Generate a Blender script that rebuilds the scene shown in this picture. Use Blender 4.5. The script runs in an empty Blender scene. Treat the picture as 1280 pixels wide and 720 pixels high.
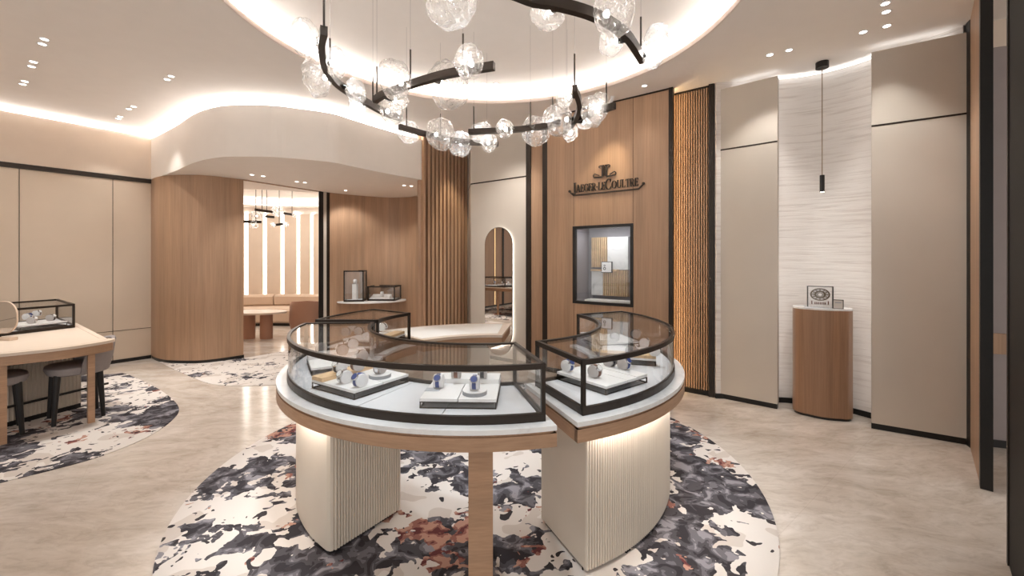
import bpy, math, random
from mathutils import Vector, Matrix, noise
random.seed(7)
S = bpy.context.scene
COL = S.collection
PI = math.pi
def rad(a): return math.radians(a)

# ------------------------------------------------------------------ camera
FPX, HZ, CH = 515.0, 324.0, 1.55          # focal length in pixels of 1280, horizon row, eye height
cd = bpy.data.cameras.new('camera'); cam = bpy.data.objects.new('camera', cd); COL.objects.link(cam)
cd.sensor_fit = 'HORIZONTAL'; cd.sensor_width = 36; cd.lens = 36*FPX/1280
cd.shift_y = (HZ-360)/1280.0
cd.clip_start = .05; cd.clip_end = 100
cam.location = (0, 0, CH); cam.rotation_euler = (PI/2, 0, 0)
S.camera = cam

def at(x, y, Y):                          # point seen at (x, y) that lies at depth Y
    return Vector(((x-640)*Y/FPX, Y, CH-(y-HZ)*Y/FPX))
def atz(x, y, z):                         # point seen at (x, y) that lies at height z
    return at(x, y, (CH-z)*FPX/(y-HZ))

CEIL = 3.52
DOME = 3.69

# ------------------------------------------------------------------ mesh builder
class MB:
    def __init__(s): s.v = []; s.f = []
    def add(s, vs, fs):
        o = len(s.v); s.v += [Vector(p) for p in vs]; s.f += [tuple(i+o for i in f) for f in fs]; return s
    def box(s, c, size, rz=0.0, bev=0.0):
        x, y, z = size[0]/2, size[1]/2, size[2]/2
        ca, sa = math.cos(rz), math.sin(rz); c = Vector(c)
        def T(p): return c+Vector((p[0]*ca-p[1]*sa, p[0]*sa+p[1]*ca, p[2]))
        if bev <= 0:
            vs = [T(p) for p in [(-x,-y,-z),(x,-y,-z),(x,y,-z),(-x,y,-z),(-x,-y,z),(x,-y,z),(x,y,z),(-x,y,z)]]
            return s.add(vs, [(3,2,1,0),(4,5,6,7),(0,1,5,4),(1,2,6,5),(2,3,7,6),(3,0,4,7)])
        pts = rrect(2*x, 2*y, bev, 4)
        lay = [(-z, .35), (-z+bev*.6, 0), (z-bev*.6, 0), (z, .35)]
        rings = []
        for zz, k in lay:
            rings.append([T((px_*(1-k*bev/x), py_*(1-k*bev/y), zz)) for px_, py_ in pts])
        return s.loft(rings, cap=True)
    def loft(s, rings, cap=False, close=False, ring_closed=True):
        n = len(rings[0]); o = len(s.v)
        for r in rings: s.v += [Vector(p) for p in r]
        m = len(rings)
        for i in range(m if close else m-1):
            j = (i+1) % m
            for k in range(n if ring_closed else n-1):
                l = (k+1) % n
                s.f.append((o+i*n+k, o+i*n+l, o+j*n+l, o+j*n+k))
        if cap and not close:
            s.f.append(tuple(o+k for k in reversed(range(n))))
            s.f.append(tuple(o+(m-1)*n+k for k in range(n)))
        return s
    def prism(s, pts, z0, z1):
        a = sum(pts[i][0]*pts[(i+1) % len(pts)][1]-pts[(i+1) % len(pts)][0]*pts[i][1] for i in range(len(pts)))
        if a < 0: pts = list(reversed(pts))
        return s.loft([[(p[0], p[1], z0) for p in pts], [(p[0], p[1], z1) for p in pts]], cap=True)
    def sector(s, c, r0, r1, a0, a1, z0, z1, n=None):
        n = n or max(2, int(abs(a1-a0)/2.5))
        A = [rad(a0+(a1-a0)*i/n) for i in range(n+1)]
        rings = [[(c[0]+r*math.cos(a), c[1]+r*math.sin(a), z) for r, z in ((r0,z0),(r1,z0),(r1,z1),(r0,z1))] for a in A]
        return s.loft(rings, cap=True)
    def ring(s, c, r0, r1, z0, z1, n=96):
        rings = [[(c[0]+r*math.cos(2*PI*i/n), c[1]+r*math.sin(2*PI*i/n), z) for r, z in ((r0,z0),(r1,z0),(r1,z1),(r0,z1))] for i in range(n)]
        return s.loft(rings, close=True)
    def strip(s, path, th, z0, z1):
        """vertical sheet of thickness th that follows a plan polyline; th > 0 grows to the left of the path"""
        P = [Vector((p[0], p[1])) for p in path]; out = []
        for i, p in enumerate(P):
            d = (P[min(i+1, len(P)-1)]-P[max(i-1, 0)]).normalized(); nrm = Vector((-d.y, d.x))
            out.append((p, p+nrm*th))
        rings = [[(a.x,a.y,z0),(b.x,b.y,z0),(b.x,b.y,z1),(a.x,a.y,z1)] for a, b in out]
        return s.loft(rings, cap=True)
    def tube(s, path, r, n=8, rs=None):
        P = [Vector(p) for p in path]; rings = []
        up = None
        for i, p in enumerate(P):
            d = (P[min(i+1, len(P)-1)]-P[max(i-1, 0)]).normalized()
            ref = Vector((0,0,1)) if abs(d.z) < .95 else Vector((1,0,0))
            a = d.cross(ref).normalized() if up is None or abs(d.dot(up)) > .98 else (up-d*up.dot(d)).normalized()
            up = a
            b = d.cross(a); rr = rs[i] if rs else r
            rings.append([p+(a*math.cos(2*PI*k/n)+b*math.sin(2*PI*k/n))*rr for k in range(n)])
        return s.loft(rings, cap=True)
    def bar(s, path, w, h):
        """rectangular bar along a path, w across in plan and h tall"""
        P = [Vector(p) for p in path]; rings = []
        for i, p in enumerate(P):
            d = (P[min(i+1, len(P)-1)]-P[max(i-1, 0)]); d = Vector((d.x, d.y, 0)).normalized(); a = Vector((-d.y, d.x, 0))*w/2; u = Vector((0,0,h/2))
            rings.append([p-a-u, p+a-u, p+a+u, p-a+u])
        return s.loft(rings, cap=True)
    def disc(s, c, r, z0, z1, n=32, ry=None, rz=0):
        ry = ry or r; ca, sa = math.cos(rz), math.sin(rz)
        pts = []
        for k in range(n):
            x, y = r*math.cos(2*PI*k/n), ry*math.sin(2*PI*k/n); pts.append((c[0]+x*ca-y*sa, c[1]+x*sa+y*ca))
        return s.prism(pts, z0, z1)
    def cyl(s, p0, p1, r, n=16, r1=None):
        return s.tube([p0, p1], r, n, rs=[r, r if r1 is None else r1])
    def ball(s, c, rx, ry, rz, n=16, m=10, amp=0.0, seed=0.0, tilt=None):
        c = Vector(c); o = len(s.v); M = tilt or Matrix.Identity(3)
        rings = []
        for i in range(1, m):
            t = PI*i/m; ring = []
            for k in range(n):
                a = 2*PI*k/n; d = Vector((math.sin(t)*math.cos(a), math.sin(t)*math.sin(a), math.cos(t)))
                q = 1+amp*noise.noise(d*1.9+Vector((seed, seed*.7, -seed)))
                ring.append(c+M @ Vector((d.x*rx*q, d.y*ry*q, d.z*rz*q)))
            rings.append(ring)
        s.loft(list(reversed(rings)))
        b = len(s.v); s.v += [c+M @ Vector((0,0,rz)), c+M @ Vector((0,0,-rz))]
        last = o+(m-2)*n
        for k in range(n):
            s.f.append((b, last+k, last+(k+1) % n)); s.f.append((b+1, o+(k+1) % n, o+k))
        return s

def rrect(w, h, r, n=5):
    pts = []
    for cx, cy, a0 in ((w/2-r, h/2-r, 0), (-w/2+r, h/2-r, 90), (-w/2+r, -h/2+r, 180), (w/2-r, -h/2+r, 270)):
        for i in range(n+1):
            a = rad(a0+90*i/n); pts.append((cx+r*math.cos(a), cy+r*math.sin(a)))
    return pts

def smooth_path(pts, n=8):
    P = [Vector(p) for p in pts]; out = []
    for i in range(len(P)-1):
        a = P[max(i-1, 0)]; b = P[i]; c = P[i+1]; d = P[min(i+2, len(P)-1)]
        for k in range(n):
            t = k/n
            out.append(.5*((2*b)+(c-a)*t+(2*a-5*b+4*c-d)*t*t+(3*b-a-3*c+d)*t**3))
    out.append(P[-1]); return out

# ------------------------------------------------------------------ materials
def lin(c):
    f = lambda u: u/12.92 if u <= .04045 else ((u+.055)/1.055)**2.4
    return (f(c[0]/255), f(c[1]/255), f(c[2]/255), 1)
MATS = {}
class NT:
    def __init__(s, name):
        s.m = bpy.data.materials.new(name); s.m.use_nodes = True; s.t = s.m.node_tree
        s.b = s.t.nodes['Principled BSDF']; s.out = s.t.nodes['Material Output']; MATS[name] = s.m
    def n(s, kind, **kw):
        nd = s.t.nodes.new(kind)
        for k, v in kw.items():
            if k in ('operation','blend_type','data_type','noise_dimensions','feature','wave_type','bands_direction','musgrave_type','interpolation_type'): setattr(nd, k, v)
        return nd
    def l(s, a, b): s.t.links.new(a, b)
    def coord(s, scale=(1,1,1), kind='Object'):
        c = s.n('ShaderNodeTexCoord'); mp = s.n('ShaderNodeMapping'); s.l(c.outputs[kind], mp.inputs[0]); mp.inputs['Scale'].default_value = scale
        return mp.outputs[0]
    def noise(s, vec, scale=5, detail=3, rough=.5, dist=0):
        q = s.n('ShaderNodeTexNoise'); s.l(vec, q.inputs['Vector']); q.inputs['Scale'].default_value = scale
        q.inputs['Detail'].default_value = detail; q.inputs['Roughness'].default_value = rough; q.inputs['Distortion'].default_value = dist
        return q
    def ramp(s, fac, stops, const=False):
        r = s.n('ShaderNodeValToRGB'); s.l(fac, r.inputs[0]); e = r.color_ramp.elements
        if const: r.color_ramp.interpolation = 'CONSTANT'
        while len(e) < len(stops): e.new(.5)
        for i, (p, c) in enumerate(stops): e[i].position = p; e[i].color = c
        return r.outputs[0]
    def mix(s, fac, a, b, mode='MIX'):
        m = s.n('ShaderNodeMix', data_type='RGBA'); m.blend_type = mode
        for sock, v in ((m.inputs[0], fac), (m.inputs[6], a), (m.inputs[7], b)):
            if hasattr(v, 'links') or hasattr(v, 'is_linked'): s.l(v, sock)
            else: sock.default_value = v
        return m.outputs[2]
    def math(s, op, a, b=0.0):
        m = s.n('ShaderNodeMath', operation=op)
        for sock, v in ((m.inputs[0], a), (m.inputs[1], b)):
            if hasattr(v, 'is_linked'): s.l(v, sock)
            else: sock.default_value = v
        return m.outputs[0]
    def bump(s, h, strength=.2, dist=.01):
        b = s.n('ShaderNodeBump'); s.l(h, b.inputs['Height']); b.inputs['Strength'].default_value = strength; b.inputs['Distance'].default_value = dist
        s.l(b.outputs[0], s.b.inputs['Normal']); return b.outputs[0]
    def set(s, col=None, rough=None, metal=None, spec=None, **kw):
        if col is not None:
            if hasattr(col, 'is_linked'): s.l(col, s.b.inputs['Base Color'])
            else: s.b.inputs['Base Color'].default_value = col
        if rough is not None:
            if hasattr(rough, 'is_linked'): s.l(rough, s.b.inputs['Roughness'])
            else: s.b.inputs['Roughness'].default_value = rough
        if metal is not None: s.b.inputs['Metallic'].default_value = metal
        if spec is not None: s.b.inputs['Specular IOR Level'].default_value = spec
        return s

def plain(name, rgb, rough=.5, metal=0, spec=.5, var=.04, vs=6, bumpy=0):
    t = NT(name); c = lin(rgb); v = t.coord(); q = t.noise(v, vs, 4)
    d = tuple(x*(1-var) for x in c[:3])+(1,); u = tuple(min(1, x*(1+var)) for x in c[:3])+(1,)
    t.set(t.ramp(q.outputs[0], [(.3, d), (.7, u)]), rough, metal, spec)
    if bumpy: 
        q2 = t.noise(v, bumpy, 2); t.bump(q2.outputs[0], .15, .002)
    return t.m
def wood(name, rgb, rgb2, rough=.42, scale=(55,55,1.1), spec=.4):
    t = NT(name); v = t.coord(scale); q = t.noise(v, 1.6, 5, .62); v2 = t.coord(tuple(x*.12 for x in scale)); q2 = t.noise(v2, 1.5, 2)
    a = t.ramp(q.outputs[0], [(.3, lin(rgb2)), (.62, lin(rgb))])
    k = t.ramp(q2.outputs[0], [(.3, (.86,.86,.86,1)), (.7, (1.08,1.06,1.04,1))])
    t.set(t.mix(1.0, a, k, 'MULTIPLY'), rough, 0, spec); t.bump(q.outputs[0], .06, .002)
    return t.m
def emit(name, rgb, strength):
    t = NT(name); e = t.n('ShaderNodeEmission'); e.inputs[0].default_value = rgb; e.inputs[1].default_value = strength
    t.l(e.outputs[0], t.out.inputs[0]); return t.m
def pane(name, tint=(1,1,1), f0=.04, gloss_rough=0.0, bumpy=None, white=0.0):
    """clear sheet glass: what a pane does not mirror goes straight through"""
    t = NT(name); tr = t.n('ShaderNodeBsdfTransparent'); tr.inputs[0].default_value = (*tint, 1)
    gl = t.n('ShaderNodeBsdfGlossy'); gl.inputs['Roughness'].default_value = gloss_rough
    lw = t.n('ShaderNodeLayerWeight'); lw.inputs[0].default_value = .5
    p5 = t.math('POWER', lw.outputs['Facing'], 5.0); fac = t.math('MULTIPLY_ADD', p5, 1-f0); fac.node.inputs[2].default_value = f0
    mx = t.n('ShaderNodeMixShader'); t.l(fac, mx.inputs[0]); t.l(tr.outputs[0], mx.inputs[1]); t.l(gl.outputs[0], mx.inputs[2])
    last = mx.outputs[0]
    if bumpy:
        rim = t.math('POWER', lw.outputs['Facing'], 3.0)
        t.l(t.mix(rim, (*tint,1), (.62,.61,.60,1)), tr.inputs[0])  # edge shade put into the tint, outlining each globe
        q = t.noise(t.coord(), bumpy, 3, .6, .8); b = t.n('ShaderNodeBump'); t.l(q.outputs[0], b.inputs['Height']); b.inputs['Strength'].default_value = .6; b.inputs['Distance'].default_value = .012
        t.l(b.outputs[0], gl.inputs['Normal']); t.l(b.outputs[0], lw.inputs['Normal'])
    if white:
        df = t.n('ShaderNodeBsdfTranslucent'); df.inputs[0].default_value = (1,.97,.94,1)
        d2 = t.n('ShaderNodeBsdfDiffuse'); d2.inputs[0].default_value = (1,.97,.94,1)
        ad = t.n('ShaderNodeMixShader'); ad.inputs[0].default_value = .5; t.l(df.outputs[0], ad.inputs[1]); t.l(d2.outputs[0], ad.inputs[2])
        q3 = t.noise(t.coord(), bumpy or 20, 4, .7, 1.2)
        w = t.math('MULTIPLY', t.ramp(q3.outputs[0], [(.40, (0.05,0.05,0.05,1)), (.72, (1,1,1,1))]), white)
        m2 = t.n('ShaderNodeMixShader'); t.l(w, m2.inputs[0]); t.l(last, m2.inputs[1]); t.l(ad.outputs[0], m2.inputs[2]); last = m2.outputs[0]
    t.l(last, t.out.inputs[0]); return t.m

def rug_mat(name, dens, rust, scale, off):
    t = NT(name); co = t.n('ShaderNodeTexCoord'); mp = t.n('ShaderNodeMapping'); t.l(co.outputs['Object'], mp.inputs[0])
    mp.inputs['Location'].default_value = off; v = mp.outputs[0]
    base = t.ramp(t.noise(v, 2.2*scale, 2).outputs[0], [(.45, lin((214,207,201))), (.58, lin((198,188,180)))], True)
    big = t.noise(v, 1.15*scale, 1.5, .5).outputs[0]
    edge = t.noise(v, 5.5*scale, 2.2, .55, .6).outputs[0]
    fine = t.noise(v, 13*scale, 2, .5, .4).outputs[0]
    sh = t.math('MULTIPLY_ADD', edge, .55); sh.node.inputs[2].default_value = -.275
    sf = t.math('MULTIPLY_ADD', fine, .13); sf.node.inputs[2].default_value = -.065
    sig = t.math('ADD', t.math('ADD', big, sh), sf)
    m1 = t.ramp(sig, [(0, (0,0,0,1)), (dens, (1,1,1,1))], True)
    tone = t.noise(v, 6*scale, 2.5, .55, .7).outputs[0]
    greys = t.ramp(tone, [(0, lin((56,53,56))), (.44, lin((78,75,79))), (.53, lin((106,103,108))), (.60, lin((138,135,140)))], True)
    col = t.mix(m1, base, greys)
    mp2 = t.n('ShaderNodeMapping'); t.l(co.outputs['Object'], mp2.inputs[0]); mp2.inputs['Location'].default_value = (off[0]+7.3, off[1]-4.1, 2.2)
    rb = t.noise(mp2.outputs[0], 1.7*scale, 1.5).outputs[0]
    re = t.noise(mp2.outputs[0], 8*scale, 2, .5, .5).outputs[0]
    rs = t.math('ADD', rb, t.math('MULTIPLY_ADD', re, .6)); rs.node.inputs[1].links[0].from_node.inputs[2].default_value = -.3
    m2 = t.ramp(rs, [(0, (0,0,0,1)), (rust, (1,1,1,1))], True)
    rc = t.ramp(t.noise(v, 9*scale, 2).outputs[0], [(0, lin((100,58,58))), (.42, lin((142,98,88))), (.51, lin((178,138,122)))], True)
    col = t.mix(m2, col, rc)
    fl = t.ramp(t.noise(v, 8.5*scale, 1, .5, .5).outputs[0], [(0, (0,0,0,1)), (.68, (1,1,1,1))], True)
    col = t.mix(fl, col, lin((62,58,60)))
    t.set(col, .95, 0, .1); t.bump(t.noise(v, 260, 2).outputs[0], .3, .004)
    return t.m

CEILM = plain('ceiling_paint', (242,237,232), .9, 0, .1, .01)
CREAM = plain('cream_plaster', (218,202,186), .8, 0, .15, .015)
SOFF = plain('soffit_plaster', (240,233,226), .85, 0, .15, .01)
BEIGE = plain('beige_leather_panel', (196,187,176), .55, 0, .3, .02, 3, 900)
BEIGE2 = plain('beige_wall_panel', (204,187,168), .6, 0, .25, .02, 3, 700)
WOOD = wood('oak_veneer', (176,144,117), (158,126,101))
WOODH = wood('oak_edge', (178,144,116), (162,128,102), .4, (5,5,60))
WOODL = wood('light_oak_block', (226,196,156), (208,176,136), .5, (8,60,60))
BRONZE = plain('dark_bronze', (52,44,38), .38, .6, .5, .06)
BLACK = plain('black_lacquer', (24,21,19), .4, 0, .4, .05)
BLACKW = plain('matt_black_panel', (16,15,14), .6, 0, .2, .05)
DARKLEG = plain('black_stained_wood', (30,27,26), .45, 0, .4, .05)
GREYFAB = plain('grey_upholstery', (150,143,142), .85, 0, .2, .04, 30, 500)
DISPF = plain('pale_grey_display_fabric', (214,214,216), .8, 0, .2, .02, 20, 700)
WHITEM = plain('white_satin', (238,236,234), .45, 0, .4, .01)
GREYM = plain('grey_satin', (150,152,156), .45, 0, .4, .02)
CUFF = plain('white_cuff_leather', (232,231,232), .5, 0, .35, .01)
CUFFG = plain('grey_cuff_leather', (190,184,182), .5, 0, .35, .02)
STEEL = plain('polished_steel', (210,210,212), .18, 1, .5, .02)
BLUE = plain('blue_strap', (46,66,128), .5, 0, .4, .06, 60)
BROWNST = plain('brown_strap', (106,66,48), .5, 0, .4, .06, 60)
BLACKST = plain('black_strap', (34,34,40), .5, 0, .4, .06, 60)
SOFAM = plain('cream_sofa_leather', (206,184,164), .55, 0, .35, .02, 4)
TAN = plain('tan_chair_leather', (160,120,98), .55, 0, .35, .03, 4)
RIBM = plain('champagne_ribbed_plaster', (214,203,188), .5, 0, .35, .015)
RIBD = plain('grey_ribbed_plaster', (196,184,170), .5, 0, .35, .015)
LEATHER = plain('table_inlay_leather', (214,198,182), .42, 0, .4, .015)
LAV = plain('lavender_grey_lining', (150,146,150), .7, 0, .2, .02)
LED = emit('warm_white_led', (1,.97,.945,1), 100)
LEDD = emit('dome_led', (1,.975,.95,1), 36)
LEDN = emit('niche_led', (1,.985,.97,1), 2.4)
LEDV = emit('amber_led', (1,.68,.36,1), 15)
LEDF = emit('lounge_fin_led', (1,.95,.88,1), 6)
LEDC = emit('counter_led', (1,.96,.91,1), 55)
LEDM = emit('mirror_halo_led', (1,.93,.84,1), 10)
LEDW = emit('display_led', (.95,.97,1,1), 6)
BULB = emit('globe_bulb', (1,.95,.9,1), 90)
DOWN = emit('downlight_lens', (1,.95,.88,1), 9)
GLASS = pane('showcase_glass', (.985,.99,.99), .045)
GLOBE = pane('rippled_globe_glass', (.97,.97,.97), .08, .02, 18, .42)
ACRYL = pane('clear_acrylic', (.97,.975,.98), .05)
tm = NT('mirror_silver'); tm.set(lin((226,222,218)), .01, 1.0); MIRROR = tm.m

tt = NT('white_marble'); v = tt.coord((1,1,1)); q = tt.noise(v, 3.5, 8, .62, 1.6)
tt.set(tt.ramp(q.outputs[0], [(.3, lin((206,206,206))), (.48, lin((228,228,227))), (.7, lin((234,234,233)))]), .22, 0, .45); MARBLE = tt.m

tt = NT('beige_marble_floor'); v = tt.coord((1,1,1))
warp = tt.noise(v, .7, 3).outputs['Color']
wv = tt.n('ShaderNodeMix', data_type='RGBA'); wv.blend_type = 'LINEAR_LIGHT'; wv.inputs[0].default_value = .22; tt.l(v, wv.inputs[6]); tt.l(warp, wv.inputs[7]); wvo = wv.outputs[2]
mp = tt.n('ShaderNodeMapping'); tt.l(wvo, mp.inputs[0]); mp.inputs['Scale'].default_value = (1.1, 2.6, 1); mp.inputs['Rotation'].default_value = (0,0,rad(24))
q1 = tt.noise(mp.outputs[0], 1.5, 9, .66, .7).outputs[0]
q2 = tt.noise(mp.outputs[0], 6.5, 6, .7, 1.1).outputs[0]
c1 = tt.ramp(q1, [(.28, lin((184,172,159))), (.47, lin((205,195,184))), (.66, lin((222,214,206)))])
c2 = tt.ramp(q2, [(.36, (.84,.82,.80,1)), (.52, (1,1,1,1)), (.70, (1.06,1.06,1.06,1))])
c3 = tt.mix(.8, c1, c2, 'MULTIPLY')
br = tt.n('ShaderNodeTexBrick'); mpb = tt.n('ShaderNodeMapping'); tt.l(v, mpb.inputs[0]); mpb.inputs['Rotation'].default_value = (0,0,rad(-38)); tt.l(mpb.outputs[0], br.inputs[0])
br.inputs['Color1'].default_value = (1,1,1,1); br.inputs['Color2'].default_value = (.965,.96,.955,1); br.inputs['Mortar'].default_value = (.90,.88,.86,1)
br.inputs['Scale'].default_value = 1.0; br.inputs['Mortar Size'].default_value = .0018; br.inputs['Brick Width'].default_value = 1.2; br.inputs['Row Height'].default_value = .9
tt.set(tt.mix(1.0, c3, br.outputs[0], 'MULTIPLY'), tt.ramp(q2, [(.3, (.17,)*3+(1,)), (.7, (.11,)*3+(1,))]), 0, .5); FLOORM = tt.m

tt = NT('raked_white_plaster'); v = tt.coord((1.6,1.6,34)); q = tt.noise(v, 1.3, 5, .6, .5)
tt.set(tt.ramp(q.outputs[0], [(.34, lin((212,204,198))), (.5, lin((228,222,217)))]), .8, 0, .15); tt.bump(q.outputs[0], .5, .012); RAKED = tt.m
tt = NT('translucent_lip'); tl = tt.n('ShaderNodeBsdfTranslucent'); tl.inputs[0].default_value = lin((240,230,224)); mxs = tt.n('ShaderNodeMixShader'); mxs.inputs[0].default_value = .5
tt.set(lin((236,228,222)), .8); tt.l(tt.b.outputs[0], mxs.inputs[1]); tt.l(tl.outputs[0], mxs.inputs[2]); tt.l(mxs.outputs[0], tt.out.inputs[0]); LIPM = tt.m
RUG1 = rug_mat('camouflage_carpet', .487, .655, 1.5, (0,0,0))
RUG2 = rug_mat('camouflage_carpet_pale', .49, .635, 1.5, (3.2,1.7,.4))
RUG3 = rug_mat('pale_flecked_carpet', .62, .80, 1.9, (1.1,6.7,.9))

# ------------------------------------------------------------------ objects
WM = {}
def link(name, me=None):
    o = bpy.data.objects.new(name, me); COL.objects.link(o); return o
def obj(name, mb, mat, parent=None, smooth=False, loc=None):
    me = bpy.data.meshes.new(name)
    M = WM.get(parent.name, Matrix.Identity(4)) if parent else Matrix.Identity(4)
    if loc is not None: M = Matrix.Translation(Vector(loc))
    Mi = M.inverted()
    me.from_pydata([tuple(Mi @ v) for v in mb.v], [], mb.f); me.update()
    import bmesh
    bm = bmesh.new(); bm.from_mesh(me); bmesh.ops.recalc_face_normals(bm, faces=bm.faces); bm.to_mesh(me); bm.free()
    me.materials.append(mat)
    if smooth:
        me.shade_smooth()
        try: smooth == 2 or me.set_sharp_from_angle(angle=rad(38))
        except Exception: pass
    o = link(name, me)
    if parent: o.parent = parent
    if loc is not None: o.location = loc
    WM[o.name] = M
    return o
def tag(o, label, cat, group=None, kind=None):
    if label: o['label'] = label
    if cat: o['category'] = cat
    if group: o['group'] = group
    if kind: o['kind'] = kind
    return o
def thing(name, label, cat, loc, rz=0.0, group=None):
    o = link(name); o.empty_display_size = .1
    o.location = loc; o.rotation_euler = (0,0,rz)
    WM[o.name] = Matrix.Translation(Vector(loc)) @ Matrix.Rotation(rz, 4, 'Z')
    return tag(o, label, cat, group)
def struct(name, mb, mat, parent=None, smooth=False, label=None):
    o = obj(name, mb, mat, parent, smooth)
    if not parent: o['kind'] = 'structure'
    if label: o['label'] = label
    return o
def dup(root, loc, rz, label, group=None):
    r = root.copy(); COL.objects.link(r); r.location = loc; r.rotation_euler = (0,0,rz); r['label'] = label
    if group: r['group'] = group
    for ch in root.children:
        c = ch.copy(); COL.objects.link(c); c.parent = r
        for g in ch.children:
            d = g.copy(); COL.objects.link(d); d.parent = c
    return r
def spot(name, loc, target, energy, angle=70, blend=.6, col=(1,.97,.93), size=.05):
    ld = bpy.data.lights.new(name, 'SPOT'); ld.energy = energy; ld.spot_size = rad(angle); ld.spot_blend = blend; ld.color = col; ld.shadow_soft_size = size
    o = link(name, ld); o.location = loc
    d = Vector(target)-Vector(loc); o.rotation_euler = d.to_track_quat('-Z', 'Y').to_euler(); return o
def area(name, loc, target, sx, sy, energy, col=(1,.93,.85)):
    ld = bpy.data.lights.new(name, 'AREA'); ld.shape = 'RECTANGLE'; ld.size = sx; ld.size_y = sy; ld.energy = energy; ld.color = col
    o = link(name, ld); o.location = loc
    d = Vector(target)-Vector(loc); o.rotation_euler = d.to_track_quat('-Z', 'Y').to_euler(); return o

# ================================================================== SETTING
struct('floor', MB().box((-1,4.5,-.05), (24,17,.1)), FLOORM)
CR = Vector((-.23,3.24))                  # centre of the ring of counters, the rug and the ceiling dome
# ceiling with its round opening
R0 = 1.975; N = 128
cm = MB()
outer = []
for i in range(N):
    a = 2*PI*i/N; d = Vector((math.cos(a), math.sin(a)))
    t = 1e9
    if d.x > 1e-6: t = min(t, (9-CR.x)/d.x)
    if d.x < -1e-6: t = min(t, (-11-CR.x)/d.x)
    if d.y > 1e-6: t = min(t, (10.2-CR.y)/d.y)
    if d.y < -1e-6: t = min(t, (-2.5-CR.y)/d.y)
    outer.append(CR+d*t)
inner = [CR+Vector((math.cos(2*PI*i/N), math.sin(2*PI*i/N)))*R0 for i in range(N)]
cm.loft([[(p.x,p.y,CEIL) for p in inner], [(p.x,p.y,CEIL) for p in outer], [(p.x,p.y,CEIL+.03) for p in outer], [(p.x,p.y,CEIL+.03) for p in inner]], close=True)
ceil = struct('ceiling', cm, CEILM)
struct('trim_1', MB().ring(CR, R0-.004, R0+.008, CEIL-.002, CEIL+.045, N), LIPM, smooth=True, label='white lip around the round ceiling recess')
struct('ceiling_recess', MB().ring(CR, R0+.30, R0+.33, CEIL+.03, DOME+.02, N).disc(CR, R0+.33, DOME, DOME+.02, N), CEILM, smooth=False)
tag(obj('led_strip', MB().ring(CR, R0+.12, R0+.17, CEIL+.035, CEIL+.045, N), LEDD), 'ring of light hidden behind the lip of the round ceiling recess', 'cove light', kind='structure')

# left wall, straight, runs away from the camera to the rounded oak wall
WA, WB = Vector((-5.66,6.46)), Vector((-11.3,-1.2))
WD = (WB-WA).normalized(); WN = Vector((WD.y, -WD.x))      # WN points into the room
if WN.x < 0: WN = -WN
def wl(s, off=0.0): return WA+WD*s+WN*off
LW = (WB-WA).length
struct('wall_left', MB().strip([wl(-.05,0), wl(LW,0)], -.12, 0, 2.80), BEIGE2)
m = MB().strip([wl(-.02,.004), wl(LW,.004)], -.124, 2.80, 3.455); struct('wall_left_upper', m, CREAM)
struct('trim_2', MB().strip([wl(0,.018), wl(LW,.018)], -.03, 2.735, 2.80), BRONZE, label='dark bronze band along the left wall')
struct('baseboard_left', MB().strip([wl(0,.012), wl(LW,.012)], -.02, 0, .05), BLACK)
sm = MB()
def on_wl(px):                            # distance along the left wall of the point seen in column px
    t = (px-640)/FPX; # (WA+WD s).x = t*(WA+WD s).y
    return (t*WA.y-WA.x)/(WD.x-t*WD.y)
for p in (24, 141):
    s0 = on_wl(p); q = wl(s0, .001); sm.box((q.x,q.y,1.39), (.006,.006,2.69), math.atan2(WD.y,WD.x))
sm.strip([wl(0,.003), wl(LW,.003)], -.006, .478, .484)
struct('trim_3', sm, BRONZE, label='thin panel joints in the left wall')
struct('wall_left_cove', MB().strip([wl(-.4,-.28), wl(LW,-.28)], .05, 3.3, CEIL), CREAM)
tag(obj('led_strip', MB().strip([wl(.0,-.20), wl(LW,-.20)], .05, 3.452, 3.462), LED), 'line of light on top of the left wall', 'cove light', kind='structure')

# oak bay of the left wall, beside the photo's left edge (the arched mirror shows it)
struct('wall_left_oak', MB().strip([wl(1.95,.012), wl(4.6,.012)], -.02, .05, 2.735), WOOD)
struct('trim_21', MB().strip([wl(2.98,.03), wl(3.07,.03)], -.04, 0, 2.735), BRONZE, label='dark upright in the oak bay of the left wall')
tag(obj('led_strip', MB().strip([wl(2.58,.016), wl(2.61,.016)], -.008, .06, 2.72), emit('dim_amber_led', (1,.66,.32,1), 1.6)), 'amber line of light in the oak bay of the left wall', 'cove light', kind='structure')

# curved white soffit over the lounge entrance
k = 1.90/1.87
fas = [(-5.66,6.46)]+[(x*k, y*k) for x, y in ((-4.70,5.746),(-4.02,5.23),(-3.57,4.99),(-3.29,4.94),(-2.895,4.954),(-2.59,5.07),(-2.28,5.234),(-2.12,5.456),(-1.77,5.945))]+[(-1.43,6.47)]
fas = [(p.x,p.y) for p in smooth_path([Vector((x,y,0)) for x, y in fas], 6)]
JL, JR = Vector((-4.21,6.46)), Vector((-3.54,7.56))       # jambs of the lounge entrance
back = [(-1.1,7.3),(-1.3,8.9),(-3.2,8.5),(JR.x-.02,JR.y+.12),(JL.x-.02,JL.y+.12),(-5.0,6.9),(-5.7,6.75)]
struct('ceiling_soffit', MB().prism(fas+back, 2.80, 3.43), SOFF)
bk = [(x*1.0, y) for x, y in fas]
cov = []
for i, p in enumerate(fas):
    a = Vector(fas[max(i-1,0)]); b = Vector(fas[min(i+1,len(fas)-1)]); d = (b-a).normalized(); cov.append(Vector(p)+Vector((-d.y,d.x))*.18)
struct('wall_soffit_cove', MB().strip([(p+Vector((0,.12))) for p in cov], .03, 3.43, CEIL), CREAM)
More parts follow.
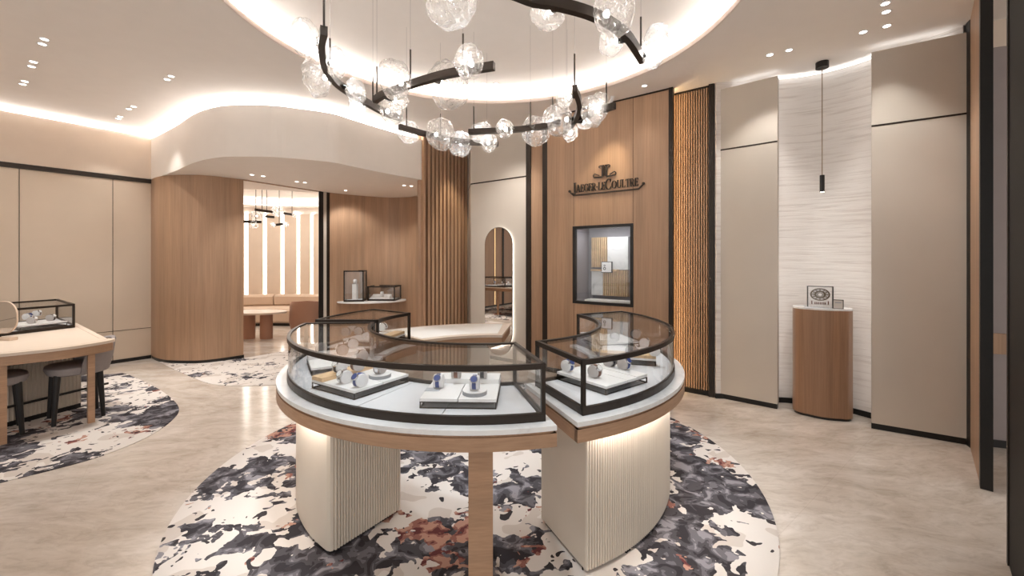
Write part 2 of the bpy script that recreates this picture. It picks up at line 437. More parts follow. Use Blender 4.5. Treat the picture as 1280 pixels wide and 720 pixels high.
tag(obj('led_strip', MB().strip(cov, .05, 3.435, 3.445), LED), 'line of light on top of the curved white soffit', 'cove light', kind='structure')

# rounded oak wall end, left of the lounge entrance
colp = smooth_path([Vector((x,y,0)) for x, y in ((-5.66,6.46),(-5.50,6.33),(-5.31,6.21),(-5.07,6.117),(-4.68,6.10),(-4.45,6.21),(-4.21,6.46))], 6)
colp = [(p.x,p.y) for p in colp]
struct('wall_oak_rounded', MB().prism(colp+[(-4.33,6.62),(-5.0,6.8),(-5.7,6.7)], .05, 2.798), WOOD, smooth=True)
struct('baseboard_oak_rounded', MB().prism([(x, y+.012) for x, y in colp]+[(-4.33,6.6),(-5.0,6.7),(-5.6,6.6)], 0, .05), BLACK)
# door head and right jamb
jd = (JR-JL).normalized()
hd = MB().strip([(JL.x,JL.y-.01),(JR.x,JR.y-.01)], .04, 2.785, 2.803); struct('trim_4', hd, WOOD, label='thin oak head of the lounge entrance')
def jam(px0, px1, mat, nm, th=.16, lab=None):
    # upright at the right side of the lounge entrance between two columns of the photo
    Y0 = 7.56+(px0-398.6)/13.2*.177; Y1 = 7.56+(px1-398.6)/13.2*.177
    a = Vector(((px0-640)*Y0/FPX, Y0)); b = Vector(((px1-640)*Y1/FPX, Y1))
    r = Vector((-.44,.90))*th
    return struct(nm, MB().prism([a, b, b+r, a+r], 0, 2.80), mat, label=lab)
jam(398.4, 404.3, BLACK, 'trim_5', .3, 'black jamb of the lounge entrance')
jam(404.3, 408.2, BEIGE, 'trim_6', .2, 'beige strip beside the black jamb'); jam(408.2, 412.2, BRONZE, 'trim_7', .2, 'brown strip beside the black jamb')
# curved oak wall behind the shelf
ow = smooth_path([Vector((x,y,0)) for x, y in ((-3.43,7.737),(-3.15,7.99),(-2.84,8.2),(-2.5,8.36),(-2.2,8.33),(-1.91,8.2),(-1.5,7.9),(-1.2,7.5))], 6)
struct('wall_oak_back', MB().strip([(p.x,p.y) for p in ow], .1, 0, 2.80), WOOD, smooth=True)

# slatted oak column
SA, SB = Vector((-1.425,6.49)), Vector((-.80,7.27)); sd = (SB-SA).normalized(); sn = Vector((-sd.y, sd.x)); 
struct('wall_slat_back', MB().strip([SA+sn*.05, SB+sn*.05], .05, 0, CEIL), WOOD)
sl = MB(); L = (SB-SA).length; NS = 12
for i in range(NS):
    c = SA+sd*(L*(i+.5)/NS)+sn*.01
    if i == 0: c = SA+sd*.025
    sl.box((c.x,c.y,CEIL/2), (.045,.09,CEIL), math.atan2(sd.y, sd.x))
struct('wall_slat_column', sl, WOOD)
struct('wall_slat_side', MB().strip([SA+sn*.02, SA+Vector((-.12,.9))], .04, 0, CEIL), WOOD)

# right-hand run of wall: mirror panel, sign wall, slats, panels, niche
def ML(x, off=0.0): return Vector((x, 6.187-.725*x))+Vector((.587,.8096))*off      # plan line of the mirror panel; off > 0 goes back
def hit(px, a, b):                        # plan point where column px meets the line y = a + b x
    t = (px-640)/FPX; Y = a/(1-b*t); return Vector((t*Y, Y))
mA, mB = hit(588.6, 6.187, -.725), hit(658.3, 6.187, -.725)
BK = Vector((.587,.8096))                 # backwards, away from the room
struct('wall_mirror_panel', MB().prism([mA, mB, mB+BK*.2, SB+Vector((.1,.25)), SB+sn*.09, SB+sn*.02+sd*.004, SB+Vector((.03,-.02))], 0, CEIL), BEIGE)
seam = MB().strip([mA-BK*.003, mB-BK*.003], .006, 2.755, 2.775)
seam.strip([SB+Vector((.028,-.025)), mA+Vector((-.004,0))], .004, 2.755, 2.775)
struct('trim_8', seam, BRONZE, label='dark joint across the mirror panel')
struct('baseboard_mirror_panel', MB().strip([mA-BK*.012, mB-BK*.012], .02, 0, .05), BLACK)
p0, p1 = hit(658.3, 6.187, -.725), hit(664, 6.187, -.725)
struct('trim_9', MB().prism([p0-BK*.02, p1-BK*.02, p1+BK*.2, p0+BK*.2], 0, CEIL), BRONZE, label='dark upright right of the mirror panel')
p2 = hit(678, 6.187, -.725)
struct('wall_oak_reveal', MB().prism([p1, p2, p2+BK*.2, p1+BK*.2], 0, CEIL), WOOD)
q0, q1 = hit(678, 6.065, -.7325), hit(684.2, 6.065, -.7325)
struct('trim_10', MB().prism([q0, q1, q1+BK*.3, q0+BK*.3], 0, CEIL), BRONZE, label='dark upright left of the sign wall')
# sign wall of oak with the display window cut out
qe = hit(836, 6.065, -.7325)
wu = (qe-q1).normalized()
w0, w1 = hit(716.2, 6.065, -.7325), hit(791.7, 6.065, -.7325)
ZB, ZT = .967, 1.985
sw = MB()
for a, b, z0, z1 in ((q1,w0,0,CEIL-.015),(w1,qe,0,CEIL-.015),(w0,w1,0,ZB),(w0,w1,ZT,CEIL-.015)):
    sw.prism([a, b, b+BK*.05, a+BK*.05], z0, z1)
struct('wall_sign', sw, WOOD)
js = MB()
for p in (w0+wu*.012, w1-wu*.004):
    for z0, z1 in ((0,ZB-.01),(ZT+.01,CEIL-.02)):
        js.strip([p-wu*.0025-BK*.001, p+wu*.0025-BK*.001], .004, z0, z1)
struct('trim_11', js, BRONZE, label='thin upright joints in the sign wall')
struct('trim_12', MB().strip([q1-BK*.004, qe-BK*.004], .02, CEIL-.02, CEIL), BRONZE, label='dark line along the top of the sign wall')
struct('baseboard_sign', MB().strip([q1-BK*.01, qe-BK*.01], .02, 0, .06), BLACK)
e0, e1 = qe, hit(841.5, 6.065, -.7325)
struct('trim_13', MB().prism([e0-BK*.01, e1-BK*.01, e1+BK*.045, e0+BK*.045], 0, CEIL), BRONZE, label='dark upright right of the sign wall')
# amber lit slats
sa, sb = hit(842, 6.30, -.725), hit(888, 6.287, -.725)
struct('wall_slat_right_back', MB().strip([sa+BK*.06-wu*.2, sb+BK*.06], .05, 0, CEIL), WOOD)
sl = MB(); L = (sb-sa).length; u = (sb-sa).normalized(); NS = 15
for i in range(NS):
    c = sa+u*(L*(i+.5)/NS)+BK*.03
    sl.box((c.x,c.y,CEIL/2-.01), (L/NS*.58,.05,CEIL-.02), math.atan2(u.y,u.x))
struct('wall_slat_right', sl, WOOD)
lp = e0+BK*.062+wu*.022
tag(obj('led_strip', MB().box((lp.x,lp.y,CEIL/2), (.02,.02,CEIL-.06), math.atan2(u.y,u.x)), LEDV), 'upright amber line of light at the left edge of the ribbed oak wall', 'cove light', kind='structure')
struct('baseboard_slat_right', MB().strip([sa-BK*.012, sb-BK*.012], .02, 0, .055), BLACK)
struct('trim_14', MB().strip([sa-BK*.004, sb-BK*.004], .02, CEIL-.02, CEIL), BRONZE, label='dark line along the top of the ribbed oak wall')
f0, f1 = hit(886.3, 6.265, -.725), Vector((2.274,4.63))
struct('trim_15', MB().prism([f0-BK*.02, f1-BK*.02, f1+BK*.2, f0+BK*.2], 0, CEIL), BRONZE, label='dark upright between ribbed oak and beige panel')
# beige panels either side of the niche
g0, g1 = Vector((2.278,4.63)), Vector((2.735,4.245))
h0, h1 = Vector((3.285,3.765)), Vector((3.79,3.432))
BK2 = Vector((.64,.768))
for nm, a, b in (('left',g0,g1),('right',h0,h1)):
    struct('wall_niche_'+nm, MB().prism([a, b, b+BK2*.10, a+BK2*.10], .055, 3.44), BEIGE)
    d = (b-a).normalized()
    struct('baseboard_niche_'+nm, MB().prism([a+BK2*.012, b+BK2*.012-d*.004, b+BK2*.09-d*.004, a+BK2*.09], 0, .055), BLACK)
    struct('trim_16' if nm == 'left' else 'trim_17', MB().strip([a-BK2*.002, b-BK2*.002], .004, 2.757, 2.773), BRONZE, label='dark joint across the beige panel '+nm+' of the niche')
# niche back, gently curved
nA, nB = Vector((2.888,4.467)), Vector((3.497,4.017))
nd = (nB-nA).normalized(); nn = Vector((-nd.y, nd.x)); 
if nn.y < 0: nn = -nn
npt = []
for i in range(-9, 22):
    t = i/12; npt.append(nA+nd*((nB-nA).length*t)+nn*(.10*(1-(2*t-1)**2) if 0 <= t <= 1 else .10*(1-(2*t-1)**2)*.5))
struct('wall_niche_back', MB().strip(npt, .05, 0, CEIL), RAKED, smooth=True)
struct('baseboard_niche_back', MB().strip([p-nn*.012 for p in npt], .02, 0, .055), BLACK)
lm = MB()
for p in (g1+BK2*.13-(g1-g0).normalized()*.05, h0+BK2*.13+(h1-h0).normalized()*.05):
    lm.box((p.x,p.y,1.75), (.02,.02,3.3), rad(-38))
tag(obj('led_strip', lm, emit('niche_side_led', (1,.985,.97,1), 3.6)), 'upright lines of light hidden behind the beige panels of the niche', 'cove light', kind='structure')
lt = MB()
for a, b in ((g0,g1),(h0,h1)): lt.strip([a+BK2*.06, b+BK2*.06], .03, 3.441, 3.451)
lt.strip([p-nn*.03 for p in npt[8:23]], -.02, 3.49, 3.50)
tag(obj('led_strip', lt, LEDN), 'lines of light on top of the beige panels beside the niche', 'cove light', kind='structure')

# splayed wall at the right edge with a doorway
RD = Vector((-.704,-.710)); RN = Vector((.710,-.704)); R00 = Vector((3.80,3.42))
def rw(s, off=0.0): return R00+RD*s+RN*off
def rbox(nm, s0, s1, th, z0, z1, mat, off=0.0, lab=None):
    return struct(nm, MB().prism([rw(s0,off), rw(s1,off), rw(s1,off+th), rw(s0,off+th)], z0, z1), mat, label=lab)
struct('trim_18', MB().prism([h1+Vector((0,.005)), rw(.05,-.002), rw(.05,.06), rw(-.10,.10), h1+BK2*.1], 0, CEIL), BLACK, label='black corner upright at the right wall')
rbox('wall_right_oak', .05, .82, .05, 0, CEIL, WOOD)
rbox('trim_19', .82, .90, .058, 0, CEIL, BLACK, -.004, 'black jamb on the far side of the right doorway')
rbox('trim_20', 1.825, 1.86, .012, 0, CEIL, BRONZE, .022, 'bronze edge of the near black wall')
rbox('wall_right_black', 1.829, 2.4, .35, 0, CEIL, BLACKW, .028)
struct('wall_side_room', MB().strip([(3.86,3.45),(5.9,2.75)], .05, 0, 3.30), plain('mauve_grey_wall', (150,140,138), .7))
struct('wall_side_room_upper', MB().strip([(3.9,3.43),(5.9,2.73)], .05, 3.30, CEIL), CREAM)
struct('baseboard_side_room', MB().strip([(3.86,3.435),(5.9,2.735)], .01, 0, .06), BLACK)

# ------------------------------------------------------------------ lounge beyond the entrance
LC = Vector((-5.5,7.2)); LR = 3.4
def arc_hit(px, r):
    t = (px-640)/FPX; a = 1+t*t; b = -2*(LC.x*t+LC.y); c = LC.x**2+LC.y**2-r*r
    Y = (-b+math.sqrt(b*b-4*a*c))/(2*a); return Vector((t*Y, Y))
def ang(p): d = p-LC; return math.degrees(math.atan2(d.y, d.x))
struct('wall_lounge_back', MB().sector(LC, LR, LR+.1, 20, 200, 0, 3.0), SOFF)
fin = [ang(arc_hit(x, LR-.06)) for x in (285,308,331.5,353.5,373.5,390.5,404,416)]
fin = [fin[0]+14, fin[0]+7]+fin
led = MB(); pn = MB()
for i, a in enumerate(fin):
    led.sector(LC, LR-.05, LR-.02, a-.55, a+.55, .55, 2.72, 2)
    if i: 
        pn.sector(LC, LR-.09, LR-.002, fin[i-1]-.75, a+.75, .0, 2.70)
struct('wall_lounge_panels', pn, CREAM, smooth=True)
tag(obj('led_strip', led, LEDF), 'upright lines of light between the cream panels of the lounge', 'wall light', kind='structure')
lc = MB(); lcen = Vector((-5.2,9.0))
NN = 64
oq = [lcen+Vector((math.cos(2*PI*i/NN)*1.75, math.sin(2*PI*i/NN)*1.3)) for i in range(NN)]
oo = []
for i in range(NN):
    d = Vector((math.cos(2*PI*i/NN), math.sin(2*PI*i/NN)*.74)); t = 3.7; q = lcen+d*t
    oo.append(Vector((min(q.x,-3.0), max(q.y, 6.7+.0))))
lc.loft([[(p.x,p.y,2.86) for p in oq],[(p.x,p.y,2.86) for p in oo],[(p.x,p.y,2.88) for p in oo],[(p.x,p.y,2.88) for p in oq]], close=True)
struct('ceiling_lounge', lc, CEILM)
struct('ceiling_lounge_recess', MB().disc(lcen, 2.05, 3.06, 3.08, 64, 1.6).loft([[(lcen.x+math.cos(2*PI*i/64)*2.03, lcen.y+math.sin(2*PI*i/64)*1.58, z) for i in range(64)] for z in (2.87,3.06)]), CEILM)
ll = []
for i in range(64):
    a = 2*PI*i/64; ll.append([(lcen.x+math.cos(a)*r, lcen.y+math.sin(a)*(r-.45), z) for r, z in ((1.82,2.885),(1.9,2.885),(1.9,2.895),(1.82,2.895))])
tag(obj('led_strip', MB().loft(ll, close=True), LEDF), 'ring of light in the lounge ceiling', 'cove light', kind='structure')
struct('wall_lounge_right', MB().strip([(-3.42,7.85),(-2.4,10.4)], -.05, 0, 3.0), CREAM)
struct('wall_lounge_left', MB().strip([(-5.6,6.85),(-9.2,6.95)], .05, 0, 3.0), CREAM)
area('lounge_fill_light', (-5.2,9.0,3.03), (-5.2,9,0), 2.4, 1.6, 32, (1,.96,.90))  # added unseen panel of light that brightens the lounge
# curved sofa along the lounge wall
a1, a0 = 150, 62
so = thing('curved_sofa', 'cream leather curved sofa along the glowing wall of the lounge', 'sofa', (LC.x, LC.y+LR-.6, 0))
obj('base', MB().sector(LC, LR-1.02, LR-.1, a0, a1, 0, .06), BLACK, so)
def soft(r0, r1, b0, b1, z0, z1, e=.05):
    prof = [(r0+e,z0),(r1-e,z0),(r1,z0+e),(r1,z1-e),(r1-e,z1),(r0+e,z1),(r0,z1-e),(r0,z0+e)]
    n = max(4, int(abs(b1-b0)/3)); m = MB()
    m.loft([[(LC.x+r*math.cos(rad(b0+(b1-b0)*i/n)), LC.y+r*math.sin(rad(b0+(b1-b0)*i/n)), z) for r, z in prof] for i in range(n+1)], cap=True); return m
obj('seat', soft(LR-1.05, LR-.1, a0, a1, .06, .40), SOFAM, so, True)
cut = ang(arc_hit(343.5, LR-.3))
obj('backrest', soft(LR-.38, LR-.1, a0, cut-.25, .39, .67), SOFAM, so, True); obj('backrest', soft(LR-.38, LR-.1, cut+.25, a1, .39, .67), SOFAM, so, True)
# oval coffee table
tc = Vector((-5.08,8.12))
ct = thing('coffee_table', 'low cream oval coffee table on two thick tan legs in the lounge', 'table', (tc.x,tc.y,0))
obj('table_top', MB().disc(tc, .62, .485, .52, 40, .32), LEATHER, ct, False)
for px in (311, 333): 
    p = at(px, 424, 8.06); obj('leg', MB().disc((p.x,p.y), .115, 0, .485, 24, .10), TAN, ct, True)
# tub chair in the lounge
tb = thing('tub_chair', 'tan leather tub chair with rounded back beside the black jamb', 'armchair', (-3.98,8.42,0))
m = MB(); rings = []
c = Vector((-3.98,8.42))
for i in range(25):
    a = rad(25+ (310)*i/24); h = .74-.10*abs(i-12)/12
    ro, ri = .50, .36
    def P(r, z): return (c.x+math.cos(a+rad(90))*r*1.05, c.y+math.sin(a+rad(90))*r*.9, z)
    rings.append([P(ri,.06), P(ro*.9,.06), P(ro,.30), P(ro*.98,h-.08), P(ro*.92,h), P(ri+.03,h), P(ri,h-.06)])
m.loft(rings, cap=True); obj('backrest', m, TAN, tb, True)
obj('seat', MB().disc(c, .37, .10, .42, 28, .33), TAN, tb, True); obj('base', MB().disc(c, .36, 0, .1, 24, .32), BLACK, tb)

# ================================================================== CARPETS
def carpet(pts, mat, label, grp='camouflage carpets'):
    pts = [Vector((p[0],p[1],0)) for p in pts]
    m = MB().prism([(p.x,p.y) for p in pts], .0005, .006)
    return tag(obj('carpet', m, mat), label, 'rug', grp)
carpet([(CR.x+1.95*math.cos(2*PI*i/128), CR.y-.015+1.95*math.sin(2*PI*i/128)) for i in range(128)], RUG1, 'round camouflage patterned carpet under the ring of glass counters')
blob = [(-5.35,5.55),(-5.22,5.56),(-4.52,5.12),(-3.95,4.71),(-3.46,4.28),(-3.26,3.94),(-3.17,3.57),(-3.23,3.24),(-3.42,2.98),(-3.75,2.70),(-4.6,2.3),(-5.8,2.3),(-6.9,3.0),(-6.9,4.4),(-6.1,5.3),(-5.35,5.55)]
carpet(smooth_path([(x,y,0) for x, y in blob], 8)[:-1], RUG2, 'camouflage patterned carpet under the consultation table at the left wall')
blob = [(-5.31,6.2),(-4.78,5.81),(-4.35,5.51),(-3.83,5.16),(-3.52,5.05),(-3.19,5.03),(-2.6,5.15),(-2.05,5.6),(-1.9,6.2),(-2.3,7.2),(-3.2,7.35),(-3.80,6.93),(-4.19,6.44),(-4.6,6.3),(-5.31,6.2)]
carpet(smooth_path([(x,y,0) for x, y in blob], 8)[:-1], RUG3, 'pale carpet with dark flecks in front of the lounge entrance')

# ================================================================== COUNTERS
CC = Vector((-.20,3.235))
def pol(r, a): return Vector((CC.x+r*math.cos(rad(a)), CC.y+r*math.sin(rad(a))))
RO, RI = 1.435, .80          # counter
GO, GI = 1.376, .862         # glass case
ZA, ZM = .705, .80           # apron bottom, marble top
ZG = 1.068                   # top of glass case
def flute_arc(r, a0, a1, pitch=.0165, dep=.015, sgn=1):
    n = int(r*rad(a1-a0)/pitch); out = []
    for i in range(n):
        for t, d in ((0,-1),(.18,.7),(.5,1),(.82,.7)):
            out.append(pol(r+d*dep*.5*sgn, a0+(a1-a0)*(i+t)/n))
    out.append(pol(r-dep*.5*sgn, a1)); return out
def flute_line(p, q, pitch=.0165, dep=.015):
    d = (q-p); n = max(1, int(d.length/pitch)); u = d.normalized(); w = Vector((u.y,-u.x)); out = []
    for i in range(n):
        for t, k in ((0,-1),(.18,.7),(.5,1),(.82,.7)): out.append(p+d*((i+t)/n)+w*(k*dep*.5))
    return out
def arc(r, a0, a1, step=.7):
    n = max(2, int(abs(a1-a0)/step)); return [pol(r, a0+(a1-a0)*i/n) for i in range(n+1)]
def counter(a0, a1, label, peds, legs, glass=True, name='display_counter'):
    am = (a0+a1)/2; b = pol(1.1, am)
    t = thing(name, label, 'display counter', (b.x,b.y,0), 0, 'ring of display counters')
    obj('counter_top', MB().sector(CC, RI, RO, a0, a1, ZM-.022, ZM), MARBLE if glass else WHITEM, t)
    e = 1.0
    obj('shadow_gap', MB().sector(CC, RI+.012, RO-.012, a0+.5, a1-.5, ZM-.034, ZM-.022), WOOD, t)
    ap = MB().sector(CC, RO-.03, RO, a0, a1, ZA, ZM-.034).sector(CC, RI, RI+.03, a0, a1, ZA, ZM-.034)
    for a in (a0, a1):
        u = pol(1, a)-CC; w = Vector((-u.y,u.x))*(.03 if a == a0 else -.03)
        p, q = pol(RI, a), pol(RO, a); ap.prism([p, q, q+w, p+w], ZA, ZM-.034)
    obj('apron', ap, WOODH, t)
    obj('underside', MB().sector(CC, RI+.03, RO-.03, a0+.8, a1-.8, ZM-.06, ZM-.034), CREAM, t)
    for kind, b0, b1 in peds:
        if kind == 'a':      # smooth curved front, fluted end at b1
            pts = arc(1.325, b0, b1-1.2)+[pol(1.318,b1-.3), pol(1.305,b1)]+flute_line(pol(1.30,b1), pol(.86,b1))+[pol(.86,b1)]+arc(.86, b1, b0)[1:]
        else:                # fluted curved front
            pts = flute_arc(1.338, b0, b1)+arc(.89, b1, b0)
        pd = obj('pedestal', MB().prism(pts, .024, ZM-.06), RIBM, t, False)
        obj('plinth', MB().sector(CC, .92, 1.30, b0+.6, b1-.6, .006, .024), BLACK, pd)
        ld = obj('led_strip', MB().sector(CC, 1.365, 1.385, b0+1, b1-1, ZM-.068, ZM-.0605), LEDC, t); ld['label'] = 'glowing strip under the counter edge'
    for a in legs:
        p = pol(1.22, a); u = pol(1, a)-CC
        obj('leg', MB().box((p.x,p.y,(ZM-.06+.006)/2), (.14,.115,ZM-.066), math.atan2(u.y,u.x)), WOODH, t)
    return t
A0, A1 = 184.3, 285.0
B0, B1 = 146, 177.5
C0, C1 = 293.0, 387
counter(A0-1.2, A1+1.3, 'curved counter of white marble and oak in front, on fluted base and one oak leg', [('a',190,235.7)], [272.3])
counter(B0-1, B1+1, 'short white marble counter at the back left of the ring, beside the pale desk', [('c',149,174)], [])
counter(C0-2.6, C1+1, 'curved white marble counter on the right with smooth fluted glowing base', [('c',294.8,350)], [381])

def showcase(a0, a1, label):
    am = (a0+a1)/2; b = pol(1.1, am)
    t = thing('glass_showcase', label, 'showcase', (b.x,b.y,ZM), 0, 'dark framed showcases on the ring of counters')
    w = .020
    def loop(m, z0, z1, wi, n=None):
        m.sector(CC, GO-wi, GO, a0, a1, z0, z1).sector(CC, GI, GI+wi, a0, a1, z0, z1)
        for a, sg in ((a0,1),(a1,-1)):
            u = pol(1, a)-CC; k = Vector((-u.y,u.x))*wi*sg; p, q = pol(GI, a), pol(GO, a); m.prism([p,q,q+k,p+k], z0, z1)
        return m
    obj('bottom_frame', loop(MB(), ZM+.0005, ZM+.040, .018), BRONZE, t)
    obj('top_frame', loop(MB(), ZG-.026, ZG, w), BRONZE, t)
    for a, sg in ((a0,1),(a1,-1)):
        for r in (GO-.010, GI+.010):
            u = pol(1, a)-CC; k = Vector((-u.y,u.x))*.010*sg; p = pol(r, a)+k
            obj('post', MB().box((p.x,p.y,(ZM+.04+ZG-.026)/2), (.019,.019,ZG-.066-ZM), math.atan2(u.y,u.x)), BRONZE, t)
    zl, zh = ZM+.04, ZG-.026
    obj('front_pane', MB().sector(CC, GO-.010, GO-.006, a0+.9, a1-.9, zl, zh), GLASS, t, True)
    obj('back_pane', MB().sector(CC, GI+.006, GI+.010, a0+1.3, a1-1.3, zl, zh), GLASS, t, True)
    for a, sg in ((a0,1),(a1,-1)):
        u = pol(1, a)-CC; k = Vector((-u.y,u.x))*sg; p, q = pol(GI+.02, a)+k*.008, pol(GO-.02, a)+k*.008
        obj('end_pane', MB().prism([p,q,q+k*.004,p+k*.004], zl, zh), GLASS, t)
    obj('top_pane', MB().sector(CC, GI+w, GO-w, a0+.9, a1-.9, ZG-.010, ZG-.005), GLASS, t)
    fl = MB(); n = max(2, round((a1-a0)/22)); 
    for i in range(n):
        fl.sector(CC, GI+.02, GO-.02, a0+.9+(a1-a0-1.8)*i/n+.12, a0+.9+(a1-a0-1.8)*(i+1)/n-.12, ZM+.001, ZM+.022)
    obj('floor_pad', fl, DISPF, t)
    return t
showcase(A0, A1, 'dark framed curved glass showcase in front, holding the most watches')
showcase(B0, B1, 'small dark framed glass showcase at the back left of the ring')
showcase(C0, C1, 'dark framed curved glass showcase on the right counter')
ZF = ZM+.022

# pale desk closing the ring at the back
dk = thing('consultation_desk', 'pale curved desk with inlaid leather top behind the front showcase', 'desk', (pol(1.2,110).x, pol(1.2,110).y, 0))
obj('desk_top', MB().sector(CC, .84, 1.60, 83, 137, .775, .80), LEATHER, dk)
obj('inlay', MB().sector(CC, .92, 1.54, 86.5, 135, .80, .8025), plain('inlay_cream', (240,236,230), .4, 0, .4, .01), dk)
obj('apron', MB().sector(CC, .85, 1.59, 83.6, 136.4, .69, .775), WOODH, dk)
obj('pedestal', MB().sector(CC, .98, 1.45, 92, 132, .006, .69), RIBM, dk)

# ================================================================== TRAYS AND WATCHES
def proto_tray():
    """square riser: slab on a wire frame, half a metre from the glass; local origin at its base"""
    t = thing('display_riser', '', 'display stand', (0,0,0)); w = .375; h = .034
    f = MB(); r = .0028
    for z in (r, h-r):
        for s in (-1, 1):
            f.box((0,s*(w/2-r),z), (w,2*r,2*r)); f.box((s*(w/2-r),0,z), (2*r,w-4*r,2*r))
    for sx in (-1,1):
        for sy in (-1,1): f.box((sx*(w/2-r),sy*(w/2-r),h/2), (2*r,2*r,h-4*r))
    obj('wire_frame', f, BRONZE, t)
    obj('slab', MB().box((-w/4-.001,0,h+.007), (w/2-.003,w,.014)).box((w/4+.001,0,h+.007), (w/2-.003,w,.014)), WHITEM, t)
    obj('inset_shadow_board', MB().box((0,0,h-.006), (w-.014,w-.014,.004)), GREYM, t)
    return t
def block(t, c, size, mat, nm='raised_block'):
    o = obj(nm, MB().box(c, size), mat); o.parent = t; return o
TR = {}
def tray(key, c, rz, label, extra=()):
    t = proto_tray()
    t.location = (c[0], c[1], ZF+.0003); t.rotation_euler = (0,0,rad(rz)); t['label'] = label; t['group'] = 'square risers in the showcases'
    for nm, cc, size, mat in extra: block(t, cc, size, mat, nm)
RZ = .048
tray('a', (-.872,2.384), 57.5, 'square riser with light oak block and round disc, left in the front showcase', [('oak_block', (0,.1375,RZ+.0105), (.375,.098,.021), WOODL)])
tray('b', (-.257,2.190), -2.0, 'square white riser with two blue strapped watches, right in the front showcase', [('raised_block', (.012,.122,RZ+.0125), (.345,.125,.025), WHITEM)])
tray('c', tuple(pol(1.065,203)), 30.5, 'square white riser at the far left end of the front showcase', [('raised_block', (0,.122,RZ+.0125), (.375,.13,.025), WHITEM)])
tray('d', tuple(pol(1.09,158)), -14, 'square riser inside the small showcase at the back left', [('oak_block', (.1375,0,RZ+.0105), (.098,.375,.021), WOODL)])
tray('e', (.535,2.462), 37.8, 'square riser nearest the front corner of the right showcase', [('raised_block', (.1375,0,RZ+.002), (.098,.375,.004), WHITEM)])
tray('f', tuple(pol(1.07,-11)), 74, 'square riser with light oak block in the middle of the right showcase', [('oak_block', (-.1375,0,RZ+.0105), (.098,.375,.021), WOODL)])
tray('g', tuple(pol(1.08,17)), 102, 'square white riser at the far end of the right showcase', [('raised_block', (.0,.105,RZ+.0125), (.375,.16,.025), WHITEM)])

def make_watch(strap_mat, cuff_mat, r=.036):
    """watch closed around an upright cuff: cuff axis along x, dial towards +y and up; origin under the cuff"""
    t = thing('wristwatch', '', 'watch', (0,0,0)); c = Vector((0,0,r*.93))
    def ringpts(rr, a0, a1, n, xx):
        out = []
        for i in range(n+1):
            a = rad(a0+(a1-a0)*i/n); y = rr*math.cos(a); z = c.z+rr*math.sin(a); out.append(Vector((xx, y, max(z, .0004))))
        return out
    m = MB(); n = 28; e = .003
    rings = []
    for x, rr in ((-.024,r-e),(-.022,r),(.022,r),(.024,r-e)):
        rings.append(ringpts(rr, 0, 360-360/n, n-1, x))
    m.loft(rings, cap=True); o = obj('display_cuff', m, cuff_mat, None, True); o.parent = t
    m = MB(); rr = []
    for i in range(27):
        a = rad(-40+270*i/26)
        rr.append([Vector((x, q*math.cos(a), max(.0004, c.z+q*math.sin(a)))) for x, q in ((-.010,r),(.010,r),(.010,r+.0028),(-.010,r+.0028))])
    m.loft(rr, cap=True); o = obj('strap', m, strap_mat, None, True); o.parent = t
    d = Vector((0, math.cos(rad(38)), math.sin(rad(38)))); p = c+d*(r+.001)
    o = obj('watch_case', MB().cyl(p, p+d*.009, .0195, 24).cyl(p+Vector((.019,0,0)), p+Vector((.0235,0,0))+d*.0, .003, 8), STEEL, None, True); o.parent = t
    q = obj('dial', MB().cyl(p+d*.009, p+d*.0095, .0165, 24), WHITEM if strap_mat is not BLUE else BLUE, None, True); q.parent = o
    return t
WP = {}
def watch(x, y, zb, rz, label, strap='blue', cuff='white', pos=None):
    """set on height zb so that its middle shows at (x, y)"""
    p = atz(x, y, zb+.036) if pos is None else Vector(pos)
    k = (strap, cuff); loc = (p.x, p.y, zb+.0005)
    if k not in WP:
        t = make_watch({'blue':BLUE,'brown':BROWNST,'black':BLACKST,'steel':STEEL}[strap], CUFF if cuff == 'white' else CUFFG)
        WP[k] = t; t.location = loc; t.rotation_euler = (0,0,rad(rz)); t['label'] = label; t['group'] = 'watches on display cuffs'; return t
    return dup(WP[k], loc, rad(rz), label, 'watches on display cuffs')
def disc_stand(x, y, zb, label, r=.062):
    p = atz(x, y, zb+.012)
    t = tag(obj('display_disc', MB().disc((p.x,p.y), r, zb+.0005, zb+.018, 36), GREYM, None, True), label, 'display stand', 'round display discs')
    tp = obj('disc_top', MB().disc((p.x,p.y), r-.001, zb+.018, zb+.0215, 36), WHITEM, t, True); return p
ZS, ZBK = ZF+.0483, ZF+.0483+.0213
ZB2 = ZF+.0483+.0253
d1 = disc_stand(475, 468.5, ZS, 'round grey display disc on the riser with the oak block')
d2 = disc_stand(593.4, 489.0, ZS, 'round grey display disc on the riser with blue watches')
watch(425, 458, ZBK, 150, 'white cuffed watch standing at the left end of the oak block', 'black')
watch(431, 470.5, ZS, 147.5, 'white cuffed watch in the middle of three left of the round disc', 'steel')
watch(450, 474.5, ZS, 147.5, 'blue strapped watch nearest the front left corner of its riser')
watch(0, 0, ZS+.0215, 165, 'grey cuffed watch on the round disc beside the oak block', 'steel', 'grey', pos=(d1.x,d1.y,0))
watch(447, 455.5, ZBK, 140, 'small brown strapped watch on the far end of the oak block', 'brown', 'grey')
watch(548.4, 476, ZS, 176, 'blue strapped watch at the front left of the right-hand riser')
watch(0, 0, ZS+.0215, 178, 'blue strapped watch on the round disc of the right-hand riser', pos=(d2.x,d2.y,0))
watch(570.5, 464.5, ZB2, 180, 'brown strapped watch on the raised block behind the blue watches, left one', 'brown', 'grey')
watch(603, 464.5, ZB2, 180, 'black strapped watch on the raised block behind the blue watches, right one', 'black', 'grey')
pl = atz(541, 487, ZS+.001)
tag(obj('price_plate', MB().box((pl.x,pl.y,ZS+.002), (.075,.05,.003), rad(-2)), plain('pale_grey_acrylic', (206,208,212), .2), None), 'small pale plate lying before the left blue watch', 'plate')
